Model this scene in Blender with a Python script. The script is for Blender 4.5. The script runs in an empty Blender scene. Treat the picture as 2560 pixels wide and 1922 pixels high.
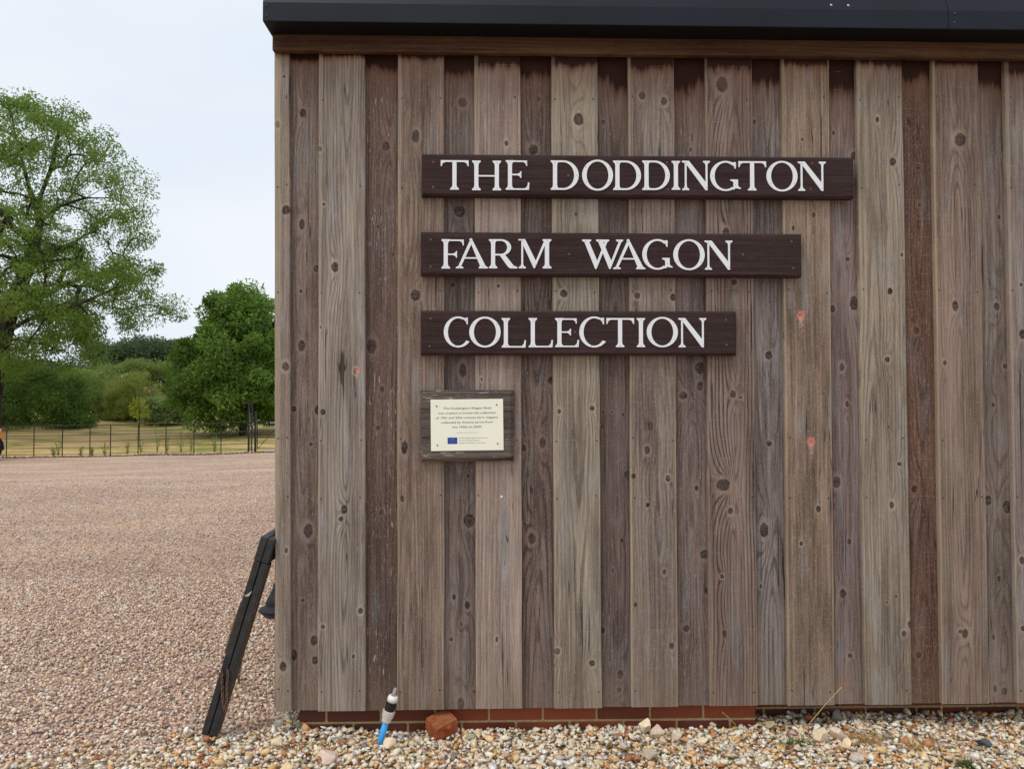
import bpy, bmesh, math, random
import numpy as np
from mathutils import Vector, Matrix
from math import radians, sin, cos, pi, tan, atan, atan2, sqrt, exp

random.seed(7)
rng = np.random.default_rng(7)
scene = bpy.context.scene
C = scene.collection

# ------------------------------------------------------------------ camera
EYE = Vector((0.0, 0.0, 1.34))
PITCH, YAW, FPX = radians(1.37), radians(1.35), 1850.0
cam_d = bpy.data.cameras.new('camera')
cam = bpy.data.objects.new('camera', cam_d); C.objects.link(cam)
cam.location = EYE
cam.rotation_euler = (radians(90) + PITCH, 0, -YAW)
cam_d.sensor_width = 36.0; cam_d.lens = 36.0 * FPX / 2560.0
cam_d.clip_start = 0.05; cam_d.clip_end = 2000
scene.camera = cam
FW = Vector((sin(YAW) * cos(PITCH), cos(YAW) * cos(PITCH), sin(PITCH)))
RT = Vector((cos(YAW), -sin(YAW), 0)); UP = RT.cross(FW)

# ------------------------------------------------------------------ world, sun, exposure
SUN_EL, SUN_AZ = radians(56), radians(222)          # azimuth clockwise from +Y (north)
w = bpy.data.worlds.new('World'); scene.world = w; w.use_nodes = True
nt = w.node_tree; nt.nodes.clear()
wo = nt.nodes.new('ShaderNodeOutputWorld'); bg = nt.nodes.new('ShaderNodeBackground')
sky = nt.nodes.new('ShaderNodeTexSky'); sky.sky_type = 'NISHITA'; sky.sun_disc = False
sky.sun_elevation = SUN_EL; sky.sun_rotation = SUN_AZ; sky.dust_density = 2.0
tc = nt.nodes.new('ShaderNodeTexCoord'); mp = nt.nodes.new('ShaderNodeMapping')
mp.inputs['Scale'].default_value = (1.2, 1.2, 3.2)
nz = nt.nodes.new('ShaderNodeTexNoise'); nz.inputs['Scale'].default_value = 1.6
nz.inputs['Detail'].default_value = 4.0; nz.inputs['Roughness'].default_value = 0.45
rp = nt.nodes.new('ShaderNodeValToRGB')
rp.color_ramp.elements[0].position = 0.3; rp.color_ramp.elements[0].color = (0.80, 0.885, 0.985, 1)
rp.color_ramp.elements[1].position = 0.7; rp.color_ramp.elements[1].color = (0.93, 0.975, 1.02, 1)
sc10 = nt.nodes.new('ShaderNodeVectorMath'); sc10.operation = 'SCALE'; sc10.inputs['Scale'].default_value = 10.0
mixw = nt.nodes.new('ShaderNodeMix'); mixw.data_type = 'RGBA'; mixw.inputs['Factor'].default_value = 0.94
nt.links.new(tc.outputs['Generated'], mp.inputs['Vector']); nt.links.new(mp.outputs['Vector'], nz.inputs['Vector'])
nt.links.new(nz.outputs['Fac'], rp.inputs['Fac']); nt.links.new(rp.outputs['Color'], sc10.inputs[0])
nt.links.new(sky.outputs['Color'], mixw.inputs['A']); nt.links.new(sc10.outputs['Vector'], mixw.inputs['B'])
nt.links.new(mixw.outputs['Result'], bg.inputs['Color']); bg.inputs['Strength'].default_value = 0.1
nt.links.new(bg.outputs['Background'], wo.inputs['Surface'])
sd = bpy.data.lights.new('sun', 'SUN'); sd.energy = 1.4; sd.angle = radians(16); sd.color = (1.0, 0.95, 0.88)
so = bpy.data.objects.new('sun', sd); C.objects.link(so)
sdir = Vector((sin(SUN_AZ) * cos(SUN_EL), cos(SUN_AZ) * cos(SUN_EL), sin(SUN_EL)))   # towards the sun
so.rotation_euler = sdir.to_track_quat('Z', 'Y').to_euler(); so.location = (0, -5, 20)
scene.view_settings.view_transform = 'Standard'; scene.view_settings.look = 'None'
scene.view_settings.exposure = 0.0; scene.view_settings.gamma = 1.0
scene.view_settings.use_curve_mapping = False
scene.cycles.max_bounces = 6; scene.cycles.diffuse_bounces = 3; scene.cycles.glossy_bounces = 2
scene.cycles.transmission_bounces = 4; scene.cycles.transparent_max_bounces = 6

# ------------------------------------------------------------------ measuring helpers
def ray(u, v): return FW * FPX + RT * (u - 1280) + UP * (961 - v)
def at(u, v, Y):                                     # photo pixel -> point at depth Y
    d = ray(u, v); return EYE + d * (Y / d.y)
def onz(u, v, z):
    d = ray(u, v); return EYE + d * ((z - EYE.z) / d.z)

# ------------------------------------------------------------------ object helpers
def link(o, parent=None):
    C.objects.link(o)
    if parent is not None: o.parent = parent
    return o
def tag(o, label=None, cat=None, group=None, kind=None):
    if label: o['label'] = label
    if cat: o['category'] = cat
    if group: o['group'] = group
    if kind: o['kind'] = kind
    return o
def empty(name, loc=(0, 0, 0), rot=(0, 0, 0)):
    o = bpy.data.objects.new(name, None); o.location = loc; o.rotation_euler = rot
    o.empty_display_size = 0.1
    return link(o)
def mesh_obj(name, verts, faces, mat=None, parent=None, smooth=False, loc=None, rot=None):
    me = bpy.data.meshes.new(name); me.from_pydata([tuple(v) for v in verts], [], faces); me.update()
    if smooth: me.shade_smooth()
    if mat: me.materials.append(mat)
    o = bpy.data.objects.new(name, me)
    if loc is not None: o.location = loc
    if rot is not None: o.rotation_euler = rot
    return link(o, parent)
def bm_obj(name, bm, mat=None, parent=None, smooth=False, loc=None, rot=None):
    me = bpy.data.meshes.new(name); bm.to_mesh(me); bm.free()
    if smooth: me.shade_smooth()
    if mat: me.materials.append(mat)
    o = bpy.data.objects.new(name, me)
    if loc is not None: o.location = loc
    if rot is not None: o.rotation_euler = rot
    return link(o, parent)
def box_into(bm, x0, x1, y0, y1, z0, z1, M=None):
    vs = [bm.verts.new(M @ Vector(p) if M else p) for p in
          [(x0, y0, z0), (x1, y0, z0), (x1, y1, z0), (x0, y1, z0), (x0, y0, z1), (x1, y0, z1), (x1, y1, z1), (x0, y1, z1)]]
    for f in [(0, 3, 2, 1), (4, 5, 6, 7), (0, 1, 5, 4), (1, 2, 6, 5), (2, 3, 7, 6), (3, 0, 4, 7)]:
        bm.faces.new([vs[i] for i in f])
def box_obj(name, x0, x1, y0, y1, z0, z1, mat, parent=None, bevel=0.0):
    """box whose object origin is its own base centre"""
    cx, cy = (x0 + x1) / 2, (y0 + y1) / 2
    bm = bmesh.new(); box_into(bm, x0 - cx, x1 - cx, y0 - cy, y1 - cy, 0, z1 - z0)
    if bevel: bmesh.ops.bevel(bm, geom=bm.edges[:], offset=bevel, segments=1, affect='EDGES')
    return bm_obj(name, bm, mat, parent, loc=(cx, cy, z0))
def tube_into(bm, pts, rads, n=8, cap=True):
    rings = []; pts = [Vector(p) for p in pts]
    if isinstance(rads, (int, float)): rads = [rads] * len(pts)
    for i, p in enumerate(pts):
        a = pts[max(i - 1, 0)]; b = pts[min(i + 1, len(pts) - 1)]; t = (b - a)
        if t.length < 1e-9: t = Vector((0, 0, 1))
        t.normalize()
        u = t.cross(Vector((0, 0, 1)))
        if u.length < 0.05: u = t.cross(Vector((1, 0, 0)))
        u.normalize(); v = t.cross(u)
        rings.append([bm.verts.new(p + (u * cos(2 * pi * k / n) + v * sin(2 * pi * k / n)) * rads[i]) for k in range(n)])
    for a, b in zip(rings, rings[1:]):
        for k in range(n): bm.faces.new((a[k], a[(k + 1) % n], b[(k + 1) % n], b[k]))
    if cap:
        bm.faces.new(rings[0]); bm.faces.new(rings[-1][::-1])
def lathe_into(bm, prof, n=20, M=None, jit=None):
    rings = []
    for (r, z) in prof:
        ring = []
        for k in range(n):
            rr = r * (jit(k, z) if jit else 1)
            p = Vector((rr * cos(2 * pi * k / n), rr * sin(2 * pi * k / n), z))
            ring.append(bm.verts.new(M @ p if M else p))
        rings.append(ring)
    for a, b in zip(rings, rings[1:]):
        for k in range(n): bm.faces.new((a[k], a[(k + 1) % n], b[(k + 1) % n], b[k]))
    bm.faces.new(rings[0][::-1]); bm.faces.new(rings[-1])

# ------------------------------------------------------------------ node expression helper
class X:
    def __init__(s, g, sock): s.g = g; s.s = sock
    def _m(s, op, o=None, p=None, clamp=False):
        n = s.g.nt.nodes.new('ShaderNodeMath'); n.operation = op; n.use_clamp = clamp
        for i, v in enumerate((s, o, p)):
            if v is None: continue
            if isinstance(v, X): s.g.nt.links.new(v.s, n.inputs[i])
            else: n.inputs[i].default_value = v
        return X(s.g, n.outputs[0])
    def __add__(s, o): return s._m('ADD', o)
    __radd__ = __add__
    def __sub__(s, o): return s._m('SUBTRACT', o)
    def __mul__(s, o): return s._m('MULTIPLY', o)
    __rmul__ = __mul__
    def __truediv__(s, o): return s._m('DIVIDE', o)
    def min(s, o): return s._m('MINIMUM', o)
    def max(s, o): return s._m('MAXIMUM', o)
    def sin(s): return s._m('SINE')
    def sqrt(s): return s._m('SQRT')
    def abs(s): return s._m('ABSOLUTE')
    def clamp(s): return s._m('ADD', 0.0, clamp=True)
    def ss(s, a, b, lo=0.0, hi=1.0):                 # smoothstep
        n = s.g.nt.nodes.new('ShaderNodeMapRange'); n.interpolation_type = 'SMOOTHSTEP'
        s.g.nt.links.new(s.s, n.inputs['Value'])
        for k, v in (('From Min', a), ('From Max', b), ('To Min', lo), ('To Max', hi)): n.inputs[k].default_value = v
        return X(s.g, n.outputs['Result'])
class G:
    def __init__(g, name):
        g.mat = bpy.data.materials.new(name); g.mat.use_nodes = True
        g.nt = g.mat.node_tree; g.bsdf = g.nt.nodes['Principled BSDF']
        g.tc = g.nt.nodes.new('ShaderNodeTexCoord')
    def sep(g, sock):
        n = g.nt.nodes.new('ShaderNodeSeparateXYZ'); g.nt.links.new(sock, n.inputs[0])
        return [X(g, o) for o in n.outputs]
    def comb(g, x, y, z):
        n = g.nt.nodes.new('ShaderNodeCombineXYZ')
        for i, v in enumerate((x, y, z)):
            if isinstance(v, X): g.nt.links.new(v.s, n.inputs[i])
            else: n.inputs[i].default_value = v
        return n.outputs[0]
    def vmul(g, sock, v, off=(0, 0, 0)):
        n = g.nt.nodes.new('ShaderNodeVectorMath'); n.operation = 'MULTIPLY_ADD'
        g.nt.links.new(sock, n.inputs[0]); n.inputs[1].default_value = v; n.inputs[2].default_value = off
        return n.outputs[0]
    def noise(g, sock, scale=1.0, detail=2.0, rough=0.5, dist=0.0):
        n = g.nt.nodes.new('ShaderNodeTexNoise'); g.nt.links.new(sock, n.inputs['Vector'])
        n.inputs['Scale'].default_value = scale; n.inputs['Detail'].default_value = detail
        n.inputs['Roughness'].default_value = rough; n.inputs['Distortion'].default_value = dist
        return X(g, n.outputs['Fac'])
    def mix(g, f, a, b, mode='MIX'):
        n = g.nt.nodes.new('ShaderNodeMix'); n.data_type = 'RGBA'; n.blend_type = mode
        for k, v in (('Factor', f), ('A', a), ('B', b)):
            s = n.inputs[k] if k != 'Factor' else n.inputs[0]
            if isinstance(v, X): g.nt.links.new(v.s, s)
            elif isinstance(v, (int, float)): s.default_value = v
            elif isinstance(v, tuple): s.default_value = (*v[:3], 1)
            else: g.nt.links.new(v, s)
        return n.outputs['Result']
    def ramp(g, f, stops, interp='LINEAR'):
        n = g.nt.nodes.new('ShaderNodeValToRGB'); g.nt.links.new(f.s if isinstance(f, X) else f, n.inputs['Fac'])
        cr = n.color_ramp; cr.interpolation = interp
        while len(cr.elements) < len(stops): cr.elements.new(0.5)
        for e, (p, c) in zip(cr.elements, stops): e.position = p; e.color = (*c, 1)
        return n.outputs['Color']
    def bump(g, h, strength=0.5, dist=0.002):
        n = g.nt.nodes.new('ShaderNodeBump'); n.inputs['Strength'].default_value = strength
        n.inputs['Distance'].default_value = dist
        g.nt.links.new(h.s if isinstance(h, X) else h, n.inputs['Height']); g.nt.links.new(n.outputs['Normal'], g.bsdf.inputs['Normal'])
    def out(g, col=None, rough=0.8, spec=0.3, metal=0.0):
        if col is not None:
            if isinstance(col, tuple): g.bsdf.inputs['Base Color'].default_value = (*col[:3], 1)
            else: g.nt.links.new(col.s if isinstance(col, X) else col, g.bsdf.inputs['Base Color'])
        if isinstance(rough, X): g.nt.links.new(rough.s, g.bsdf.inputs['Roughness'])
        else: g.bsdf.inputs['Roughness'].default_value = rough
        g.bsdf.inputs['Specular IOR Level'].default_value = spec
        g.bsdf.inputs['Metallic'].default_value = metal
        return g.mat
def lin(r, g_, b, k=1.0):
    f = lambda c: ((c / 255) / 12.92 if c / 255 <= 0.04045 else ((c / 255 + 0.055) / 1.055) ** 2.4) * k
    return (f(r), f(g_), f(b))
def plain(name, col, rough=0.6, spec=0.3, metal=0.0, var=0.15, scale=30.0, bump=0.0, bdist=0.001):
    g = G(name); n = g.noise(g.tc.outputs['Object'], scale, 4.0, 0.6)
    c = g.mix(n.ss(0.25, 0.75), tuple(v * (1 - var) for v in col), tuple(min(1, v * (1 + var)) for v in col))
    if bump: g.bump(n, bump, bdist)
    return g.out(c, rough, spec, metal)

# ------------------------------------------------------------------ wood
def wood(name, seed, light, dark, knots=(), spacing=0.012, contrast=0.45, stain=0.0, h=2.8, flecks=0.3,
         marks=(), x0=0.0, d0=0.03, dvar=0.05, axis='z', patch=0.8, speck=0.7, cracks=0.8, hw=None, edge=0.0, saw=0.0):
    """weathered sawn softwood; knots = (x, z, radius) in the board's own metres"""
    g = G(name); oc = g.tc.outputs['Object']
    if axis == 'x':                                    # grain along local x
        sx, sy, sz = g.sep(oc); P = g.comb(sz, sy, sx)
    else: P = oc
    x, y, z = g.sep(P)
    off = (seed * 3.17, seed * 1.31, seed * 7.73)
    wob = g.noise(g.vmul(P, (3, 0, 0.9), off), 1.0, 2.0) - 0.5
    dn = g.noise(g.vmul(P, (0.6, 0, 0.55), (off[1], off[2], off[0])), 1.0, 1.0) - 0.5
    xs = x + wob * 0.05 - x0
    dd = dn * (dvar * 4) + d0
    F = (xs * xs + dd * dd).sqrt()
    F = F + (g.noise(g.vmul(P, (25, 0, 3.0), off), 1.0, 2.0) - 0.5) * 0.012
    K = None
    for (kx, kz, kr) in knots:
        rk = random.Random(int(kx * 9973 + kz * 7919 + seed)); ea, eb = rk.uniform(.78, 1.18), rk.uniform(.55, .95); sh = rk.uniform(-.35, .35)
        n1 = g.vmul(P, (ea / kr, 0, eb / kr), (-kx * ea / kr, 0, -kz * eb / kr))
        l1 = g.nt.nodes.new('ShaderNodeVectorMath'); l1.operation = 'LENGTH'; g.nt.links.new(n1, l1.inputs[0])
        d1 = X(g, l1.outputs['Value'])
        n2 = g.vmul(n1, (0.75, 0, 0.30))
        l2 = g.nt.nodes.new('ShaderNodeVectorMath'); l2.operation = 'LENGTH'; g.nt.links.new(n2, l2.inputs[0])
        pw = g.nt.nodes.new('ShaderNodeMath'); pw.operation = 'POWER'; pw.inputs[0].default_value = 0.42
        g.nt.links.new(l2.outputs['Value'], pw.inputs[1])
        F = X(g, pw.outputs[0])._m('MULTIPLY_ADD', kr * rk.uniform(2.6, 4.6), F)
        K = d1 if K is None else K.min(d1)
    # growth rings: soft early wood, dark late wood lines
    s = (F * (2 * pi / spacing)).sin()
    ring = s.ss(0.1, 1.0)
    s2 = (F * (2 * pi / (spacing * 0.37)) + 1.3).sin().ss(-0.2, 1.0)
    fine = g.noise(g.vmul(P, (420, 60, 7), off), 1.0, 3.0, 0.6)
    streak = g.noise(g.vmul(P, (90, 10, 1.6), (off[2], 0, off[0])), 1.0, 3.0, 0.55)
    big = g.noise(g.vmul(P, (9, 2, 1.1), (off[1], 4, off[2])), 1.0, 3.0, 0.55)
    cloud = g.noise(g.vmul(P, (12, 2, 4.0), (off[0], 9, off[1])), 1.0, 4.0, 0.6)
    col = g.mix(((big - 0.5) * (3.0 * patch) + 0.5 + (streak - 0.5) * 2.2).clamp(), tuple(v * 0.92 for v in dark), tuple(v * 1.06 for v in light))
    col = g.mix(cloud.ss(0.5, 0.75) * 0.55, col, tuple(v * f for v, f in zip(light, (0.74, 0.80, 0.86))))
    col = g.mix(cloud.ss(0.46, 0.28) * 0.45, col, tuple(v * f for v, f in zip(dark, (0.95, 0.82, 0.74))))
    rc = tuple(v * f for v, f in zip(dark, (0.48, 0.44, 0.44)))
    amp = g.noise(g.vmul(P, (14, 2, 0.8), (3 + off[0], 1, off[2])), 1.0, 2.0).ss(0.3, 0.65, 0.25, 1.0)
    if axis == 'z':                                     # silvered and brown blotches
        sv = g.noise(g.vmul(P, (16, 2, 2.2), (off[2], 6, off[1])), 1.0, 4.0, 0.62)
        gm = sum(light) / 3
        col = g.mix(sv.ss(0.52, 0.68) * 0.6, col, (gm * 1.12, gm * 1.08, gm * 1.06)); col = g.mix(sv.ss(0.45, 0.30) * 0.5, col, tuple(v * f for v, f in zip(dark, (1.02, .86, .76))))
    col = g.mix((ring * amp * (contrast * 1.35)).clamp(), col, rc)
    col = g.mix(s2 * amp * (contrast * 0.35), col, rc)
    col = g.mix(fine.ss(0.48, 0.72) * 0.35, col, tuple(v * 0.5 for v in dark))
    mid = g.noise(g.vmul(P, (150, 10, 11), (off[1], 3, off[2])), 1.0, 3.0, 0.65)
    col = g.mix(mid.ss(0.52, 0.70) * 0.36, col, tuple(v * 0.55 for v in dark)); col = g.mix(mid.ss(0.46, 0.30) * 0.35, col, tuple(min(1, v * 1.22) for v in light))
    # pale raised fibres / lichen flecks, gathered in patches
    fl = g.noise(g.vmul(P, (190, 20, 20), (off[2], 2, off[1])), 1.0, 2.0, 0.6).ss(0.60, 0.70)
    pt = g.noise(g.vmul(P, (14, 2, 3.0), (off[1], 7, off[0])), 1.0, 2.0).ss(0.40, 0.62)
    col = g.mix(fl * pt * flecks, col, lin(178, 166, 156, 1.25))
    sp = g.noise(g.vmul(P, (300, 30, 130), off), 1.0, 2.0, 0.7)
    col = g.mix(sp.ss(0.58, 0.70) * (0.42 * speck), col, lin(190, 178, 166, 1.2))
    col = g.mix(sp.ss(0.40, 0.30) * (0.45 * speck), col, tuple(v * 0.4 for v in dark))
    # checks: thin dark vertical splits
    ck = (g.noise(g.vmul(P, (55, 0, 1.3), (off[0], 5, off[2])), 1.0, 1.0) - 0.5).abs().ss(0.004, 0.013, 1.0, 0.0)
    cm = g.noise(g.vmul(P, (10, 0, 1.8), (off[2], 5, off[1])), 1.0, 1.0).ss(0.52, 0.62)
    col = g.mix(ck * cm * cracks, col, (0.02, 0.017, 0.016))
    hgt = fine * 0.6 + sp * 0.4
    if K is not None:
        Kn = K + (g.noise(g.vmul(P, (75, 0, 60), off), 1.0, 3.0, 0.6) - 0.5) * 0.75
        halo = Kn.ss(2.3, 1.25) * Kn.ss(0.95, 1.15)
        hv = g.noise(g.vmul(P, (9, 0, 5), (off[2], 3, off[0])), 1.0, 1.0)
        col = g.mix(halo * hv.ss(0.3, 0.6) * 0.5, col, tuple(min(1, v * 1.12) for v in light))
        kc = g.mix(g.noise(g.vmul(P, (90, 0, 90), off), 1.0, 2.0).ss(0.35, 0.7), lin(46, 38, 36, 1.2), lin(88, 76, 70, 1.2))
        kc = g.mix(hv.ss(0.35, 0.7) * 0.55, kc, tuple(v * 0.75 for v in dark))
        col = g.mix(Kn.ss(1.12, 0.82), col, kc)
        rim = (Kn - 0.97).abs().ss(0.05, 0.20, 1.0, 0.0)
        col = g.mix(rim * hv.ss(0.70, 0.30) * 0.75, col, (0.022, 0.018, 0.016))
    for (mx, mz, mr) in marks:                          # timber grader's pink paint dabs with a run below
        n1 = g.vmul(P, (1 / mr, 0, 0.85 / mr), (-mx / mr, 0, -mz * 0.85 / mr))
        l1 = g.nt.nodes.new('ShaderNodeVectorMath'); l1.operation = 'LENGTH'; g.nt.links.new(n1, l1.inputs[0])
        pn = g.noise(g.vmul(P, (150, 0, 150), off), 1.0, 3.0, 0.65)
        d = X(g, l1.outputs['Value']) + (pn - 0.5) * 1.5
        col = g.mix(d.ss(1.15, 0.6) * (d.ss(0.15, 0.4) * .6 + .4) * 0.72, col, lin(206, 122, 108, 1.1))
        dx = (x - mx).abs().ss(mr * 0.25, mr * 0.75, 1.0, 0.0)
        dz = (z - (mz - mr * 1.1)).ss(-mr * 4.2, 0.0) * (z - mz).ss(-mr * 0.2, mr * 0.2, 1.0, 0.0)
        col = g.mix(dx * dz * pn.ss(0.35, 0.6) * 0.5, col, lin(206, 170, 158, 1.2))
    if stain:                                           # unweathered timber under the eaves, ragged lower edge
        fr = g.noise(g.vmul(P, (65, 0, 3), off), 1.0, 3.0, 0.6) - 0.5
        fr2 = g.noise(g.vmul(P, (13, 0, 0.0), off), 1.0, 1.0) - 0.5
        e = (z * -1.0 + h) + fr * (0.9 * stain + 0.03) + fr2 * (1.4 * stain)
        col = g.mix(e.ss(stain * 3.2 + 0.12, stain * 0.9) * 0.4, col, lin(128, 94, 70, 1.1))
        col = g.mix(e.ss(stain * 1.5 + 0.03, stain * 1.0) * 0.75, col, lin(88, 54, 36, 1.0))
        col = g.mix(e.ss(stain * 1.22 + 0.012, stain * 0.92), col, lin(50, 28, 20, 1.0))
    if edge:
        ed = (x.abs() + (streak - 0.5) * 0.016).ss(hw - 0.009, hw - 0.001)
        col = g.mix(ed * edge, col, lin(176, 160, 132, 1.2))
    if saw:
        sw = ((z + x * 0.012) * (1 / 0.078))._m('FRACT').ss(0.030, 0.012)
        col = g.mix(sw * g.noise(g.vmul(P, (16, 0, 6), off), 1.0, 1.0).ss(0.48, 0.6) * saw, col, lin(176, 162, 152, 1.2))
    # rain splash: greener and warmer by the foot
    if axis == 'z':
      ft = (z + (cloud - 0.5) * 0.5).ss(0.25, 0.0)
      col = g.mix(ft * 0.22, col, lin(128, 108, 86, 1.3))
    g.bump(hgt, 0.55, 0.0025)
    return g.out(col, 0.85, 0.2)

# ------------------------------------------------------------------ ground form
def smooth(t): t = np.clip(t, 0, 1); return t * t * (3 - 2 * t)
def gz(x, y):
    x = np.asarray(x, float); y = np.asarray(y, float)
    yy = np.minimum(y, 28.6)
    z = -0.022 * np.maximum(yy - 3.2, 0) + 0.023 * (x + 9) * smooth((yy - 4) / 22) * smooth((26 - np.abs(x)) / 12)
    z = z - 0.020 * smooth((3.75 - y) / .7) * smooth((x + 2.4) / 1.5)
    z = z + 0.052 * np.clip(y - 28.6, 0, 19) + 0.012 * np.maximum(y - 47.6, 0)
    z = z + 0.012 * np.sin(x * 1.7 + y * 0.6) * smooth((y - 6) / 5) + 0.012 * np.sin(x * 0.9 - y * 1.3) * smooth((y - 6) / 5)
    return z
def sheet(name, xs, ys, dz, mat):
    Xg, Yg = np.meshgrid(xs, ys); Z = gz(Xg, Yg) + dz
    V = np.stack([Xg, Yg, Z], -1).reshape(-1, 3); n = len(xs); m = len(ys)
    F = [(j * n + i, j * n + i + 1, (j + 1) * n + i + 1, (j + 1) * n + i) for j in range(m - 1) for i in range(n - 1)]
    return tag(mesh_obj(name, V, F, mat, smooth=True), kind='structure')

g = G('field grass'); n1 = g.noise(g.tc.outputs['Object'], 0.4, 5.0)
field_m = g.out(g.ramp(n1, [(0.3, (0.05, 0.075, 0.02)), (0.7, (0.10, 0.10, 0.035))]), 0.9, 0.1)
g = G('pea gravel'); oc = g.tc.outputs['Object']
vo = g.nt.nodes.new('ShaderNodeTexVoronoi'); vo.inputs['Scale'].default_value = 62.0; g.nt.links.new(oc, vo.inputs['Vector'])
vr, vg_, vb = g.sep(vo.outputs['Color'])
pc = g.ramp(vr, [(0.0, lin(96, 80, 76, 1.12)), (0.16, lin(150, 118, 104, 1.12)), (0.4, lin(184, 152, 136, 1.12)),
                 (0.62, lin(206, 182, 164, 1.12)), (0.8, lin(172, 150, 140, 1.12)), (0.92, lin(226, 214, 202, 1.12))], 'CONSTANT')
edge = X(g, vo.outputs['Distance']).ss(0.35, 0.75)
pc = g.mix(edge * 0.55, pc, lin(84, 66, 58, 1.0))
lg = g.noise(g.vmul(oc, (0.35, 1.1, 1)), 1.0, 4.0)
pc = g.mix(lg.ss(0.35, 0.7) * 0.3, pc, lin(204, 178, 152, 1.3))
mg = g.noise(g.vmul(oc, (5, 9, 5)), 1.0, 6.0, 0.72); pc = g.mix(mg.ss(0.42, 0.30) * 0.5, pc, lin(120, 92, 74)); pc = g.mix(mg.ss(0.55, 0.70) * 0.4, pc, lin(226, 206, 182, 1.2))
pc = g.mix(1.0, pc, (1.08, 1.05, .99), 'MULTIPLY')
g.bump(X(g, vo.outputs['Distance']) * -1.0, 0.8, 0.008)
pea_m = g.out(pc, 0.85, 0.25)
g = G('dry lawn'); oc = g.tc.outputs['Object']
a = g.noise(g.vmul(oc, (0.28, 0.75, 1)), 1.0, 4.0, 0.6); b = g.noise(oc, 5.0, 4.0, 0.65); c2 = g.noise(oc, 45.0, 3.0, 0.7)
lc = g.ramp(a + (b - 0.5) * 0.25, [(0.38, (0.17, 0.22, 0.05)), (0.45, (0.40, 0.31, 0.11)), (0.54, (0.60, 0.42, 0.19)), (0.72, (0.70, 0.46, 0.24))])
lc = g.mix(c2.ss(0.3, 0.7), tuple(), tuple()) if False else g.mix(c2.ss(0.4, 0.75) * 0.3, lc, (0.13, 0.14, 0.04))
g.bump(c2, 0.25, 0.02)
lawn_m = g.out(lc, 0.95, 0.1)

axx = np.concatenate([np.linspace(-400, -60, 18), np.linspace(-56, 30, 44), np.linspace(40, 400, 16)])
axy = np.concatenate([np.linspace(-60, 0, 8), np.linspace(3, 60, 50), np.linspace(70, 700, 22)])
sheet('ground', axx, axy, -0.05, field_m)
sheet('car_park_gravel', np.linspace(-46, 24, 90), np.linspace(-14, 28.35, 90), -0.012, pea_m)
sheet('lawn', np.linspace(-52, 28, 90), np.linspace(28.35, 60, 60), 0.004, lawn_m)

# ================================================================== the timber shed
YW = 3.05                                              # face of the outer boards
YI = YW + 0.023                                        # face of the inner boards
PXM = YW / FPX
shed = empty('timber_shed', (at(688, 1770, YW).x, YW, 0))
tag(shed, 'timber clad shed with vertical weathered boards, black metal eaves and red brick plinth', 'shed')
SX, SY = shed.location.x, shed.location.y
def shed_child(o):
    o.parent = shed; o.matrix_parent_inverse = Matrix.Translation((-SX, -SY, 0)); return o

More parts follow.
